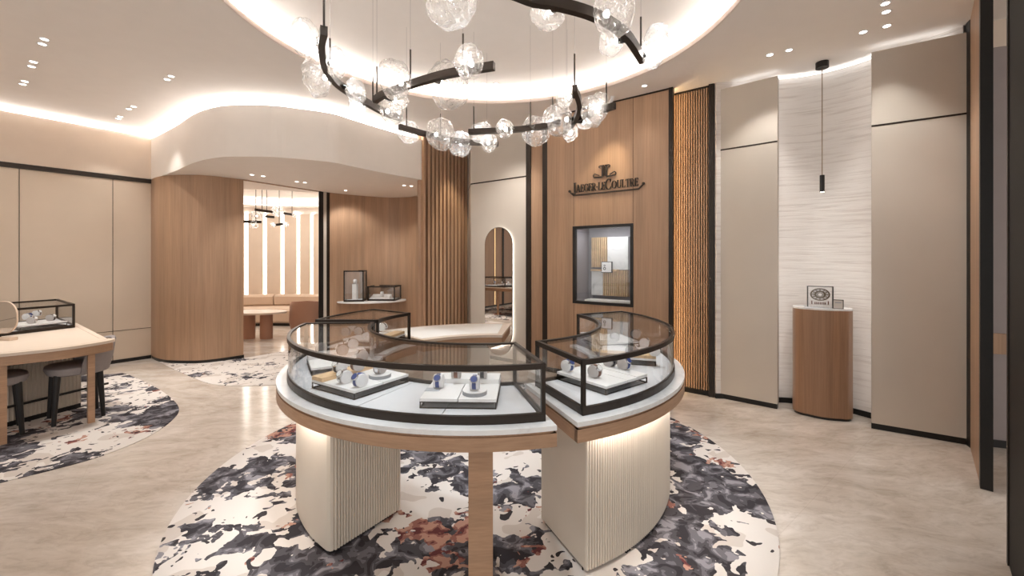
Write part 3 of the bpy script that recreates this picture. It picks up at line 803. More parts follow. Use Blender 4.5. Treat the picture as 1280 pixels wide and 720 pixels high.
watch(402, 434, ZS, 122, 'grey cuffed watch on the far left riser, nearest the curved glass', 'steel', 'grey')
watch(428, 437, ZB2, 122, 'large round grey cuff watch on the far left riser, left of a taller one', 'brown', 'grey')
watch(441, 429, ZB2, 118, 'white cuffed watch at the back right of the far left riser', 'black')
watch(453, 444, ZS, 125, 'steel watch at the inner front corner of the far left riser', 'steel')
watch(433, 414.5, ZS, 80, 'grey cuffed watch at the left of the back left showcase', 'steel', 'grey')
watch(449, 413.5, ZS, 80, 'white cuffed watch in the middle of the back left showcase', 'black')
watch(441, 408.5, ZS, 78, 'brown strapped watch behind two others in the back left showcase', 'brown')
watch(478.5, 408.5, ZBK, 70, 'white cuffed watch on the oak block of the back left showcase', 'steel')
watch(709.5, 456.5, ZS, 220, 'black strapped watch at the left corner of the right showcase')
watch(743.5, 463.5, ZS, 220, 'brown strapped watch nearest the front post of the right showcase', 'brown', 'grey')
watch(780, 454, ZS+.004, 222, 'blue strapped watch on the bright edge of the front right riser', 'blue', 'grey')
watch(762, 451, ZS, 220, 'dark strapped watch at the back of the front right riser', 'black', 'grey')
watch(789, 438, ZBK, 250, 'grey cuffed watch at the left of the oak block in the right showcase', 'steel', 'grey')
watch(818, 438, ZBK, 255, 'steel watch at the right end of the oak block in the right showcase', 'steel')
watch(805, 428, ZS, 255, 'brown strapped watch behind the oak block of the right showcase', 'brown')
watch(794, 417, ZB2, 270, 'round grey cuff watch with black strap at the far end of the right showcase', 'black', 'grey')
watch(768, 421, ZS, 275, 'white cuffed watch on the far right riser near the inner glass', 'steel')

# ================================================================== CHANDELIER
ZC = 2.75
def cpath(pts, n=6): return smooth_path([atz(x, y, ZC) for x, y in pts], n)
globe_no = [0]
def bar_light(label, pts, rods, globes):
    path = cpath(pts)
    mid = path[len(path)//2]
    t = thing('chandelier_arm', label, 'chandelier', tuple(mid), 0, 'curved globe chandelier')
    obj('bar', MB().bar(path, .036, .050), BRONZE, t, True)
    for f in rods:
        p = path[min(len(path)-1, int(f*(len(path)-1)))]
        obj('rod', MB().cyl(p+Vector((0,0,.02)), p+Vector((0,0,.24)), .006, 8), BRONZE, t, True)
        top = DOME-.001 if (Vector((p.x,p.y))-CR).length < R0 else CEIL-.001
        obj('suspension_wire', MB().cyl(p+Vector((0,0,.24)), p+Vector((0,0,top-p.z)), .0016, 6), STEEL, t)
    for x, y, rx, ry, Y in globes:
        globe_no[0] += 1; sd_ = globe_no[0]*3.7
        c = at(x, y, Y); s = Y/FPX
        q = min(path, key=lambda w: (w-c).length)
        rxx, rzz = rx*s*1.04, ry*s*1.04
        g = obj('glass_globe', MB().ball(c, rxx, (rxx+rzz)/2, rzz, 32, 18, .15, sd_, Matrix.Rotation(rad(random.uniform(-14,14)), 3, 'Y')), GLOBE, t, 2)
        d = (c-q)
        if d.length > 1e-4:
            dn = d.normalized(); e = q+dn*max(.03, d.length-max(rxx,rzz)*.55)
            h = obj('lamp_holder', MB().cyl(q, e, .017, 12), BLACK, g, True)
            bb = e+dn*.012
        else: bb = c
        obj('bulb', MB().ball(bb, .013, .013, .018, 10, 8), BULB, g, True)
    return t
bar_light('black curved bar at the far left of the chandelier, starting nearest the ceiling rim', [(405,38),(402,60),(410,90),(432,112),(480,140),(500,147)], (.02,.45,.75),
    [(381,47,16,22,2.25),(396,96,15,24,2.70),(420,78,11,18,2.58),(445,114,11,15,2.86),(447,131,11,10,3.16),(490,138,13,18,3.30)])
bar_light('black bar high in the middle left of the chandelier with four globes', [(469,125),(480,118),(513,105.7),(548.8,95),(572,90),(617.8,82.4)], (.08,.42,.85),
    [(493,99,19,24,2.76),(498,127,12,10,3.12),(560,106,25,28,2.90),(586,77,18,20,2.46)])
bar_light('black bar low at the back of the chandelier before the slatted oak column', [(499.3,158.7),(533.3,167.9),(570.2,176),(622.7,180.5)], (.12,.5,.9),
    [(510,165,13,14,3.93),(551,168,17,20,3.80),(575,180,14,15,4.24),(611,178,10.5,11,4.12)])
bar_light('black bar at the back of the chandelier in front of the mirror panel', [(585.8,165),(643.7,162),(677.7,158.2),(700,153)], (.1,.5,.85),
    [(602,166,14,12,4.02),(631,161,10.5,11,3.72),(669,164,17.5,18,3.88),(690,148,11,15,3.74)])
bar_light('black sharply curved bar at the right of the chandelier before the oak sign wall', [(718.2,110.1),(724.4,132),(717.6,151.4),(705.9,166.5)], (.04,.9),
    [(699,150,15,20,3.50),(706,121,10,13,3.05),(713,166,9,11,3.84)])
bar_light('black bar end jutting right of the chandelier over the sign', [(706,154),(724,148),(745,140),(768.5,132)], (.1,.85),
    [(740,139,13,19,3.24),(748,135,12,18,3.34),(731,153,9,8,3.66)])
bar_light('black bar crossing the top edge of the photo at the right of the chandelier', [(600,-22),(640,-10),(667,0),(696,5),(743,19),(782,43),(803,75)], (.2,.55,.98),
    [(685,15,20,20,2.06),(767,12,25,31,1.98),(764,52,15,16,2.30),(818,58,15,26,2.42)])
bar_light('chandelier bar above the photo with one large globe hanging into view', [(470,-50),(530,-62),(590,-60)], (.2,.8), [(564,3,30,29,1.98)])

# small chandelier in the lounge
def bar_small(label, a, b, Y, globes, rods):
    p, q = at(a[0],a[1],Y), at(b[0],b[1],Y+.1); m = (p+q)/2
    t = thing('lounge_pendant', label, 'chandelier', tuple(m), 0, 'bar pendants in the lounge')
    obj('bar', MB().bar([p,q], .03, .05), BRONZE, t)
    for f in rods:
        r = p+(q-p)*f; obj('rod', MB().cyl(r, Vector((r.x,r.y,3.058)), .006, 6), BRONZE, t)
    for x, y, rr in globes:
        c = at(x,y,Y+.05); w = rr*Y/FPX; g = obj('glass_globe', MB().ball(c, w, w, w, 18, 12, .1, x), GLOBE, t, True); obj('bulb', MB().ball(c, .010,.010,.010, 8, 6), BULB, g, True)
bar_small('upper left black bar pendant in the lounge', (318.5,262), (341,265), 8.4, [(321,270,7)], (.4,))
bar_small('lower left black bar pendant in the lounge, cut by the oak wall', (303,277), (327,277.5), 8.0, [(317,281,5)], (.7,))
bar_small('middle black bar pendant in the lounge', (331,270.5), (343,271.5), 8.7, [(347,264,7)], (.2,))
bar_small('right black bar pendant in the lounge with two globes', (354,266.5), (367,268.5), 9.0, [(370,268,4.5),(352,268,4)], (.85,))
bar_small('lowest black bar pendant in the lounge with two tiny globes', (344,281.2), (354,280), 8.6, [(341.5,281,3),(358,280.5,3)], (.5,))

# ================================================================== CONSULTATION TABLE, LEFT
E_, G_ = Vector((-.8,.6)), Vector((-.6,-.8))
tp = smooth_path([Vector((x,y,0)) for x, y in ((-4.0,4.065),(-3.89,4.04),(-3.87,3.88),(-3.95,3.65),(-4.08,3.50),(-4.22,3.38),(-4.5,3.2),(-4.95,3.02),(-5.5,3.1),(-6.0,3.6))], 5)
tp = [(p.x,p.y) for p in tp]+[(-6.55,4.25),(-5.95,5.38),(-5.30,5.02)]
ta = thing('consultation_table', 'pale topped oak consultation table with curved front by the left wall', 'table', (-4.9,4.1,0))
cent = Vector((-5.1,4.05))
def inset(pts, k): return [tuple(Vector(p)+(cent-Vector(p)).normalized()*k) for p in pts]
obj('table_top', MB().prism(tp, .745, .77), LEATHER, ta)
obj('apron', MB().prism(inset(tp,.02), .665, .745), WOODH, ta)
i0 = inset(tp, .07); rg = MB(); i1 = inset(tp, .076)
rg.loft([[(p[0],p[1],.7701) for p in i0],[(p[0],p[1],.7706) for p in i0],[(p[0],p[1],.7706) for p in i1],[(p[0],p[1],.7701) for p in i1]], close=False)
obj('inlay_joint', rg, WOOD, ta)
for x, y in ((-3.985,3.90),(-4.255,3.44),(-5.15,4.85),(-5.3,3.25)):
    obj('leg', MB().box((x,y,.336), (.047,.047,.66), rad(55)), WOODH, ta)
pa, pb = Vector((-4.66,3.74)), Vector((-4.50,4.30)); bkd = Vector((-.96,.27))
obj('pedestal', MB().prism(flute_line(pb, pa, .03, .008)+[pa+bkd*.5, pb+bkd*.5], .05, .665), RIBD, ta)
obj('plinth', MB().prism([pa, pb, pb+bkd*.5, pa+bkd*.5], .006, .05), BLACK, ta)
fr_ = -bkd*.055
obj('foot_rail', MB().bar([tuple(pa+fr_)+(.20,), tuple(pb+fr_+Vector((.05,.2)))+(.20,)], .02, .02), BLACK, ta)
# glass case on the table
def box_case(name, label, P, z0, z1, fw, group=None, cat='showcase', padmat=None, parent_loc=None):
    """rectangular glass case; P = four plan corners in order, front edge first"""
    P = [Vector(p) for p in P]; cen = sum(P, Vector((0,0)))/4
    t = thing(name, label, cat, (cen.x,cen.y,z0), 0, group)
    def loop(za, zb, w):
        m = MB()
        for i in range(4):
            a, b = P[i], P[(i+1)%4]; d = (b-a).normalized(); n = Vector((-d.y,d.x))
            if n.dot(cen-a) < 0: n = -n
            m.prism([a, b, b+n*w, a+n*w], za, zb)
        return m
    obj('bottom_frame', loop(z0+.0005, z0+fw*1.5, fw), BRONZE, t); obj('top_frame', loop(z1-fw, z1, fw), BRONZE, t)
    for i in range(4):
        a, b = P[i], P[(i+1)%4]; pr = P[i-1]; d = (b-a).normalized(); d2 = (pr-a).normalized(); c = a+(d+d2)*fw*.5
        obj('post', MB().box((c.x,c.y,(z0+z1+fw*.5)/2), (fw*.98,fw*.98,z1-z0-fw*2.5), math.atan2(d.y,d.x)), BRONZE, t)
        n = Vector((-d.y,d.x))
        if n.dot(cen-a) < 0: n = -n
        a2, b2 = a+d*fw+n*fw*.4, b-d*fw+n*fw*.4
        obj('side_pane', MB().prism([a2,b2,b2+n*.004,a2+n*.004], z0+fw*1.5, z1-fw), GLASS, t)
    I = [p+(cen-p).normalized()*fw*1.5 for p in P]
    obj('top_pane', MB().prism(I, z1-fw*.6, z1-fw*.6+.004), GLASS, t)
    obj('floor_pad', MB().prism(I, z0+.001, z0+fw*1.2), padmat or DISPF, t); return t
cf = Vector((-4.985,4.70)); long_ = Vector((-.31,-.95)); dp = Vector((-.82,.573))
cs = [cf+long_*.60, cf, cf+dp*1.02, cf+dp*1.02+long_*.60]
box_case('glass_showcase', 'dark framed rectangular glass showcase on the consultation table at left', cs, .7712, 1.042, .022)
tt_ = proto_tray(); tc_ = cf+long_*.30+dp*.26; tt_.location = (tc_.x, tc_.y, .799); tt_.rotation_euler = (0,0,rad(72)); tt_['label'] = 'square white riser inside the showcase on the consultation table'; tt_['group'] = 'square risers in the showcases'
zt = .799+.0486
for x, y, lb, st, cu in ((40,400,'round dark cuff watch at the front of the left table showcase','steel','grey'),(63.5,397,'round cuff watch at the front right of the left table showcase','black','grey'),
    (46,391.5,'white cuffed watch behind the front pair in the left table showcase','steel','white'),(34,395.5,'white cuffed watch half hidden by the round table mirror','blue','white')):
    watch(x, y, zt, 285, lb, st, cu)
# round-cornered mirror on the table
mp_ = at(0, 396.5, 3.98); u = Vector((.35,.94)).normalized()
tm_ = thing('table_mirror', 'rounded table mirror on a pale bar base at the left edge of the photo', 'mirror', (mp_.x,mp_.y,.77))
def upright(pts, c, w, th):
    w = Vector((w[0],w[1],0)); n = Vector((-w.y,w.x,0)); m = MB()
    f = [Vector(c)+w*p[0]+Vector((0,0,p[1]))-n*th/2 for p in pts]; b = [q+n*th for q in f]
    return m.loft([f,b], cap=True)
ww = Vector((.99,-.08)).normalized()
obj('mirror_frame', upright(rrect(.38,.312,.135,8), mp_, ww, .012), SOFAM, tm_)
for sgn in (1,-1): obj('mirror_glass', upright(rrect(.367,.299,.128,8), mp_-Vector((-ww.y,ww.x,0))*.0068*sgn, ww, .0016), MIRROR, tm_)
bp = Vector((mp_.x,mp_.y,.785)); obj('base', MB().box(bp, (.30,.07,.029), math.atan2(ww.y,ww.x), .008), SOFAM, tm_)
obj('stem', MB().cyl((mp_.x,mp_.y,.799), (mp_.x,mp_.y,.83), .008), BRONZE, tm_)

# tub chairs at the table
def table_chair(c, face, label):
    f = Vector(face).normalized(); r = Vector((f.y,-f.x)); c = Vector(c)
    t = thing('dining_chair', label, 'chair', (c.x,c.y,0), 0, 'grey shell chairs at the consultation table')
    def W(x, y, z): q = c+r*x+f*y; return Vector((q.x,q.y,z))
    m = MB(); rg_ = []
    for z, k in ((.45,.80),(.465,.93),(.50,1.0),(.525,.98),(.535,.90)):
        rg_.append([W(.225*k*math.copysign(abs(math.cos(a))**.7, math.cos(a)), .215*k*math.copysign(abs(math.sin(a))**.7, math.sin(a)), z) for a in [2*PI*i/32 for i in range(32)]])
    m.loft(rg_, cap=True); obj('seat', m, GREYFAB, t, True)
    m = MB(); rg_ = []
    for i in range(25):
        a = rad(180+ (i/24)*180); e = abs(i-12)/12; h = .765-.13*e**2.2
        cx, sy = math.cos(a), math.sin(a)
        def Q(k, z, lean): return W(.25*k*cx, (.235*k*sy-lean), z)
        rg_.append([Q(.82,.48,0), Q(.98,.455,0), Q(1.05,.57,.01), Q(1.09,h-.02,.025), Q(1.06,h,.025), Q(.97,h-.015,.02), Q(.92,.55,.01)])
    m.loft(rg_, cap=True); obj('backrest', m, GREYFAB, t, True)
    for sx in (-1,1):
        for sy in (-1,1): 
            a_, b_ = W(sx*.165, sy*.165, .008), W(sx*.15, sy*.14, .48); obj('leg', MB().tube([a_, b_], .02, 10, rs=[.016,.026]), DARKLEG, t, True)
    return t
table_chair((-4.255,4.025), (-.6,-.8), 'grey shell chair with black legs tucked under the right end of the consultation table')
table_chair((-4.55,3.60), (.6,.8), 'grey shell chair with black legs half hidden by the left leg of the consultation table')

# ================================================================== SHELF WITH TWO CASES
sp0, sp1 = at(421, 376.5, 7.86), at(507.5, 374, 8.22)
smid = (sp0+sp1)/2; sdv = Vector((sp1.x-sp0.x, sp1.y-sp0.y)); sl_ = sdv.length; su = sdv.normalized(); sv = Vector((su.y,-su.x))
pts = []
for i in range(25):
    a = PI*i/24; q = Vector((smid.x,smid.y))+su*(sl_/2*math.cos(a))+sv*(.36*math.sin(a)); pts.append(q)
pts += [Vector((smid.x,smid.y))-su*(sl_/2)-sv*.25, Vector((smid.x,smid.y))-sv*.32, Vector((smid.x,smid.y))+su*(sl_/2)-sv*.25]
sh = thing('wall_shelf', 'white half round shelf on the curved oak wall behind the counters', 'shelf', (smid.x,smid.y,.72))
obj('shelf_board', MB().prism(pts, .722, .748), WHITEM, sh)
obj('shelf_edge', MB().prism([p+(Vector((smid.x,smid.y))-p)*.12 for p in pts[:25]], .715, .7215), CREAM, sh)
def rect_from(px0, px1, Y0, Y1, depth):
    a = Vector(((px0-640)*Y0/FPX, Y0)); b = Vector(((px1-640)*Y1/FPX, Y1)); d = (b-a).normalized(); n = Vector((-d.y,d.x)); return [a, b, b+n*depth, a+n*depth]
box_case('watch_case_tall', 'tall dark framed glass cube case on the white shelf', rect_from(429.3, 454.5, 7.72, 7.78, .36), .7485, 1.335, .022)
box_case('watch_case_low', 'low dark framed glass case on the white shelf', rect_from(459, 493.5, 7.92, 7.90, .40), .7485, 1.03, .022)
c0 = at(444, 360, 7.95)
pk = thing('watch_pillar', 'slim white display pillar with a watch inside the tall glass case', 'display stand', (c0.x,c0.y,.776))
obj('pillar', MB().box((c0.x,c0.y,.775+.15), (.085,.085,.30)), WHITEM, pk)
obj('watch_ring', MB().cyl((c0.x-.02,c0.y,1.12), (c0.x+.02,c0.y,1.12), .045, 20), CUFF, pk, True)
c0 = at(476, 366, 8.05)
pk = thing('display_wedge', 'white display wedge with a small watch inside the low glass case', 'display stand', (c0.x,c0.y,.776))
obj('wedge', MB().loft([[(c0.x-.2,c0.y-.11,.776),(c0.x+.2,c0.y-.11,.776),(c0.x+.2,c0.y+.11,.776),(c0.x-.2,c0.y+.11,.776)],[(c0.x-.18,c0.y-.10,.80),(c0.x+.18,c0.y-.10,.80),(c0.x+.18,c0.y+.10,.86),(c0.x-.18,c0.y+.10,.86)]], cap=True), WHITEM, pk)
obj('watch_ring', MB().cyl((c0.x+.0,c0.y-.0,.876), (c0.x+.05,c0.y-.0,.876), .042, 20), CUFF, pk, True)

# ================================================================== ARCHED WALL MIRROR
x0, x1 = hit(608.3, 6.187, -.725), hit(642.6, 6.187, -.725)
mu = (x1-x0).normalized(); mc = (x0+x1)/2; Wm = (x1-x0).length; z0, z1 = .20, 2.04
def arch(w, za, zb, r, n=14):
    pts = [(w/2*math.cos(PI*i/n), zb-w/2+w/2*math.sin(PI*i/n)) for i in range(n+1)]
    pts += [(-w/2+r-r*math.cos(PI/2*i/n), za+r-r*math.sin(PI/2*i/n)) for i in range(n+1)]
    pts += [(w/2-r+r*math.sin(PI/2*i/n), za+r-r*math.cos(PI/2*i/n)) for i in range(n+1)]
    return pts
def face(pts, c, off, th):
    m = MB(); f = [Vector((c.x,c.y,0))+Vector((mu.x,mu.y,0))*p[0]+Vector((0,0,p[1]))-Vector((BK.x,BK.y,0))*off for p in pts]
    b = [q-Vector((BK.x,BK.y,0))*th for q in f]; return m.loft([f,b], cap=True)
am_ = thing('arched_mirror', 'tall arched wall mirror with glowing edge on the beige panel', 'mirror', (mc.x,mc.y,z0))
obj('backing', face(arch(Wm-.10,z0+.05,z1-.05,.20), mc, .002, .032), WHITEM, am_)
h_ = obj('halo_light', face(arch(Wm-.05,z0+.025,z1-.025,.22), mc, .006, .016), LEDM, am_)
obj('mirror_frame', face(arch(Wm,z0,z1,.24), mc, .034, .012), BRONZE, am_)
obj('mirror_glass', face(arch(Wm-.014,z0+.007,z1-.007,.235), mc, .046, .002), MIRROR, am_)

# ================================================================== SIGN
sgn_c = Vector(hit(756.3, 6.065, -.7325)); pl_ = hit(709, 6.065, -.7325); pr_ = hit(802.6, 6.065, -.7325); SW = (pr_-pl_).length
def sz(px, py): p = hit(px, 6.065, -.7325); return CH-(py-HZ)*p.y/FPX
zb_ = sz(718, 245.4); sg = thing('wall_sign', 'dark lettered brand sign with emblem on the oak sign wall', 'sign', (sgn_c.x,sgn_c.y,zb_))
def S3(x, z, off): return Vector((sgn_c.x,sgn_c.y,0))+Vector((wu.x,wu.y,0))*x+Vector((0,0,z))-Vector((BK.x,BK.y,0))*off
def flat(polys, name, off=.012, th=.014):
    m = MB()
    for p in polys:
        f = [S3(x, z, off) for x, z in p]; b = [S3(x, z, off+th) for x, z in p]; m.loft([f,b], cap=True)
    return obj(name, m, BRONZE, sg)
def seg(a, b, w0, w1=None):
    w1 = w1 or w0; a = Vector(a); b = Vector(b); d = (b-a).normalized(); n = Vector((-d.y,d.x)); return [a+n*w0/2, a-n*w0/2, b-n*w1/2, b+n*w1/2]
def bowl(cx, cz, rx, rz, a0, a1, wmin, wmax, n=18):
    out = []
    for i in range(n):
        t0, t1 = rad(a0+(a1-a0)*i/n), rad(a0+(a1-a0)*(i+1)/n); q = []
        for t, sg_ in ((t0,1),(t0,-1),(t1,-1),(t1,1)):
            w = wmin+(wmax-wmin)*abs(math.cos(t)); q.append((cx+(rx+sg_*w/2)*math.cos(t), cz+(rz+sg_*w/2)*math.sin(t)))
        out.append(q)
    return out
T, H_ = .17, .065            # thick and thin strokes as a share of the letter height
def serif(x, z, w=.30): return seg((x-w/2,z),(x+w/2,z),H_*1.1)
GL = {
 'J': (.42, [seg((.24,1),(.24,.05),T), serif(.24,.97,.36)]+bowl(.08,.02,.16,.20,-150,0,H_,T*.8,10)+[seg((-.08,-.06),(-.02,.02),.12)]),
 'A': (.86, [seg((.12,0),(.40,1),H_),seg((.40,1),(.70,0),T),seg((.21,.34),(.60,.34),H_),serif(.12,.03,.26),serif(.70,.03,.30)]),
 'E': (.66, [seg((.16,0),(.16,1),T),seg((.08,.97),(.58,.97),H_),seg((.12,.52),(.46,.52),H_),seg((.08,.03),(.60,.03),H_),seg((.57,1),(.57,.78),H_),seg((.59,0),(.59,.24),H_),seg((.45,.62),(.45,.42),H_)]),
 'G': (.86, bowl(.46,.5,.37,.47,40,330,H_,T)+[seg((.74,.42),(.74,.10),T*.9),serif(.74,.43,.28),seg((.74,.98),(.74,.72),H_)]),
 'R': (.80, [seg((.16,0),(.16,1),T),serif(.16,.03),seg((.06,.97),(.34,.97),H_),seg((.16,.47),(.34,.47),H_)]+bowl(.34,.72,.25,.25,-90,90,H_,T)+[seg((.36,.48),(.68,.02),T*.9),serif(.72,.03,.22)]),
 '-': (.36, [seg((.06,.42),(.28,.42),.12)]),
 'L': (.64, [seg((.16,0),(.16,1),T),serif(.16,.97),seg((.06,.03),(.58,.03),H_),seg((.57,0),(.57,.26),H_)]),
 'C': (.84, bowl(.46,.5,.37,.47,45,315,H_,T)+[seg((.73,.98),(.73,.70),H_),seg((.74,.30),(.74,.10),H_)]),
 'O': (.92, bowl(.46,.5,.37,.47,0,360,H_,T,26)),
 'U': (.86, [seg((.18,1),(.18,.34),T),serif(.18,.97),seg((.68,1),(.68,.34),H_*1.2),serif(.68,.97,.26)]+bowl(.43,.34,.25,.32,180,360,H_,T,14)),
 'T': (.74, [seg((.37,0),(.37,1),T),serif(.37,.03),seg((.05,.97),(.69,.97),H_),seg((.07,1),(.07,.76),H_),seg((.67,1),(.67,.76),H_)]),
}
small, big = .098, .135
word = [('J',big),('A',small),('E',small),('G',small),('E',small),('R',small),('-',small),('L',small),('E',small),('C',big),('O',small),('U',small),('L',small),('T',small),('R',small),('E',small)]
wd = sum(GL[c][0]*h for c, h in word); kx = SW*.865/wd; x = -SW*.435; base = .045
for c, h in word:
    w, polys = GL[c]; off = -.0 if h == small else -.008
    flat([[(x+px_*h*kx, zb_+base+off+pz_*h) for px_, pz_ in [(q[0],q[1]) for q in p]] for p in polys], 'letter'); x += w*h*kx
hw = SW/2
ul = [seg((-hw*.86,zb_+.008),(hw*.86,zb_+.008),.016), seg((-hw*.86,zb_+.008),(-hw*.96,zb_+.055),.014), seg((hw*.86,zb_+.008),(hw*.96,zb_+.055),.014),
      bowl(-hw*.975,zb_+.068,.010,.010,0,360,.014,.014,10), bowl(hw*.975,zb_+.068,.010,.010,0,360,.014,.014,10)]
fl_ = []
for q in ul: fl_ += q if isinstance(q[0], list) else [q]
flat(fl_, 'underline')
ez = zb_+base+small+.055
em = [seg((-.026,ez+.012),(-.026,ez+.150),.024), seg((.026,ez+.012),(.026,ez+.150),.024), seg((-.060,ez+.150),(-.008,ez+.150),.014), seg((.008,ez+.150),(.060,ez+.150),.014), seg((0,ez+.02),(0,ez+.14),.006)]
em += bowl(-.060,ez+.138,.013,.013,60,300,.010,.010,10)+bowl(.060,ez+.138,.013,.013,-120,120,.010,.010,10)
em += [seg((-.13,ez+.014),(-.026,ez+.006),.016,.02), seg((.13,ez+.014),(.026,ez+.006),.016,.02)]
em += bowl(-.130,ez+.034,.020,.022,60,290,.012,.012,12)+bowl(.130,ez+.034,.020,.022,-110,120,.012,.012,12)
em += [seg((-.118,ez+.05),(-.07,ez+.03),.012), seg((.118,ez+.05),(.07,ez+.03),.012)]
flat(em, 'emblem')

# ================================================================== DISPLAY WINDOW IN THE SIGN WALL
def wbox(m, xa, xb, d0, d1, za, zb):
    a = w0+wu*xa; b = w0+wu*xb; return m.prism([a+BK*d0, b+BK*d0, b+BK*d1, a+BK*d1], za, zb)
WW = (w1-w0).length
dw = thing('display_window', 'dark framed lit display window recessed in the oak sign wall', 'display window', tuple(((w0+w1)/2).to_3d()+Vector((0,0,ZB))))
f_ = MB(); fw = .035
wbox(f_, 0, fw, -.012, .05, ZB, ZT); wbox(f_, WW-fw, WW, -.012, .05, ZB, ZT); wbox(f_, fw, WW-fw, -.012, .05, ZB, ZB+fw); wbox(f_, fw, WW-fw, -.012, .05, ZT-fw, ZT); obj('frame', f_, BLACK, dw)
ln = MB(); D = .48
wbox(ln, 0, .012, .05, D, ZB, ZT); wbox(ln, WW-.012, WW, .05, D, ZB, ZT); wbox(ln, .012, WW-.012, .05, D, ZB, ZB+.012); wbox(ln, .012, WW-.012, .05, D, ZT-.012, ZT); wbox(ln, .012, WW-.012, D-.012, D, ZB+.012, ZT-.012); obj('lining', ln, LAV, dw)
g_ = MB(); wbox(g_, fw, WW-fw, .005, .009, ZB+fw, ZT-fw); obj('window_pane', g_, GLASS, dw)
g_ = MB(); wbox(g_, .06, WW-.06, .10, .12, ZT-.02, ZT-.0125); obj('led_strip', g_, LEDW, dw)
lp0 = (w0+w1)/2+BK*.16
area('display_window_light', (lp0.x,lp0.y,ZT-.03), (lp0.x+BK.x*.12,lp0.y+BK.y*.12,ZB), .5, .08, 2.4, (.97,.98,1))
def xat(px, dep):
    o = w0+BK*dep; t = (px-640)/FPX; return (t*o.y-o.x)/(wu.x-t*wu.y)
ax0, ax1 = xat(740, .42), xat(785.5, .42)
bd = thing('backdrop_panels', 'patchwork backdrop of white stone and oak slats inside the display window', 'backdrop', tuple((lp0+BK*.2).to_3d()+Vector((0,0,ZB+.013))))
aw = ax1-ax0; za_, zc = ZB+.085, ZB+.085+.33; zd = ZT-.135
def slatpanel(xa, xb, z0, z1, n, nm):
    m = MB(); wbox(m, xa, xb, D-.06, D-.0125, z0, z1); obj(nm+'_back', m, WOOD, bd)
    m = MB()
    for i in range(n):
        c = xa+(xb-xa)*(i+.5)/n; h = (xb-xa)/n*.2; wbox(m, c-h, c+h, D-.098, D-.06, z0, z1)
    obj(nm, m, WOODL, bd)
slatpanel(ax0, ax0+aw*.44, zc+.055, zd, 8, 'oak_slats'); slatpanel(ax0+aw*.33, ax1, za_, zc+.02, 12, 'oak_slats')
m = MB(); wbox(m, ax0+aw*.45, ax1, D-.075, D-.0125, zc+.03, zd); obj('stone_panel', m, MARBLE, bd)
m = MB(); wbox(m, ax0, ax0+aw*.32, D-.075, D-.0125, za_, zc+.0); obj('stone_panel', m, MARBLE, bd)
m = MB(); wbox(m, ax0, ax0+aw*.72, D-.10, D-.0125, zc+.005, zc+.028); obj('ledge', m, WOODL, bd)
pf = thing('framed_picture', 'small framed watch picture standing on the ledge in the display window', 'picture', tuple((w0+wu*(ax0+aw*.46)+BK*(D-.16)).to_3d()+Vector((0,0,zc+.0))))
m = MB(); xa, xb = ax0+aw*.32, ax0+aw*.61; zz0, zz1 = zc-.015, zc+.135
wbox(m, xa, xb, D-.125, D-.1005, zz0, zz1); obj('frame', m, BRONZE, pf)
m = MB(); wbox(m, xa+.008, xb-.008, D-.128, D-.125, zz0+.008, zz1-.008); obj('picture_sheet', m, WHITEM, pf)
m = MB()
xm = xa+(xb-xa)*.32; zm = (zz0+zz1)/2
for i in range(14):
    a0_, a1_ = 2*PI*i/14, 2*PI*(i+1)/14
    for (cz_, r_) in ((zm-.018,.020),(zm+.022,.013)):
        pp = [w0+wu*(xm+math.cos(a)*q) for a, q in ((a0_,r_),(a1_,r_))]
        f1 = [(w0+wu*(xm+math.cos(a)*q)+BK*(D-.1282)).to_3d()+Vector((0,0,cz_+math.sin(a)*q)) for a, q in ((a0_,r_),(a0_,r_*.55),(a1_,r_*.55),(a1_,r_))]
        m.loft([f1, [v+Vector((-BK.x,-BK.y,0))*.001 for v in f1]], cap=True)
obj('watch_motif', m, BLACK, pf)
m = MB(); wbox(m, .10, WW-.06, .14, D-.13, ZB+.0125, ZB+.045); tag(obj('display_plinth', m, WHITEM), 'low white plinth on the floor of the display window', 'plinth')

# ================================================================== NICHE: PEDESTAL, BLOCK, PENDANT
pa_, pb_ = Vector((2.832,4.142)), Vector((3.250,3.907)); pu = (pb_-pa_).normalized(); pv = Vector((-pu.y,pu.x))
pw = (pb_-pa_).length; pcn = (pa_+pb_)/2+pv*.10
pd_ = thing('display_pedestal', 'oak pedestal with rounded ends and pale top in the white niche', 'pedestal', (pcn.x,pcn.y,0))
def capsule(w, d, bulge, r):
    out = []
    for x, y in rrect(w, d, r, 8): out.append((x, y-(bulge*(1-(2*x/w)**2) if y < 0 else -bulge*.6*(1-(2*x/w)**2))))
    return out
def place(pts): return [pcn+pu*x+pv*y for x, y in pts]
cp = []
rr_ = rrect(pw, .26, .11, 8)
fr2 = [(-pw/2+.11+(pw-.22)*i/10, 0) for i in range(11)]
cp = rr_[:27]+[(x, -.13-.03*(1-(2*x/(pw-.22))**2)) for x, _ in fr2[1:-1]]+rr_[27:]
obj('body', MB().prism(place(cp), .025, 1.055), wood('shade_toned_oak', (152,118,92), (136,104,80)), pd_, True); obj('plinth', MB().prism(place([(x*.95,y*.93) for x, y in cp]), 0, .025), BLACK, pd_)  # body oak toned down, shade of the pedestal front put into its colour
obj('pedestal_top', MB().prism(place(cp), 1.055, 1.072), MARBLE, pd_)
bx = at(1025, 384, pcn.y-.03)
ab = thing('acrylic_block', 'clear acrylic display block with a round movement motif on the oak pedestal', 'display block', (bx.x,bx.y,1.072), math.atan2(pu.y,pu.x))
def lb(m, xa, xb, ya, yb, za, zb):
    q = [Vector((bx.x,bx.y))+pu*x+pv*y for x, y in ((xa,ya),(xb,ya),(xb,yb),(xa,yb))]; return m.prism(q, za, zb)
w_ = .098; hh = .205; z_ = 1.0725
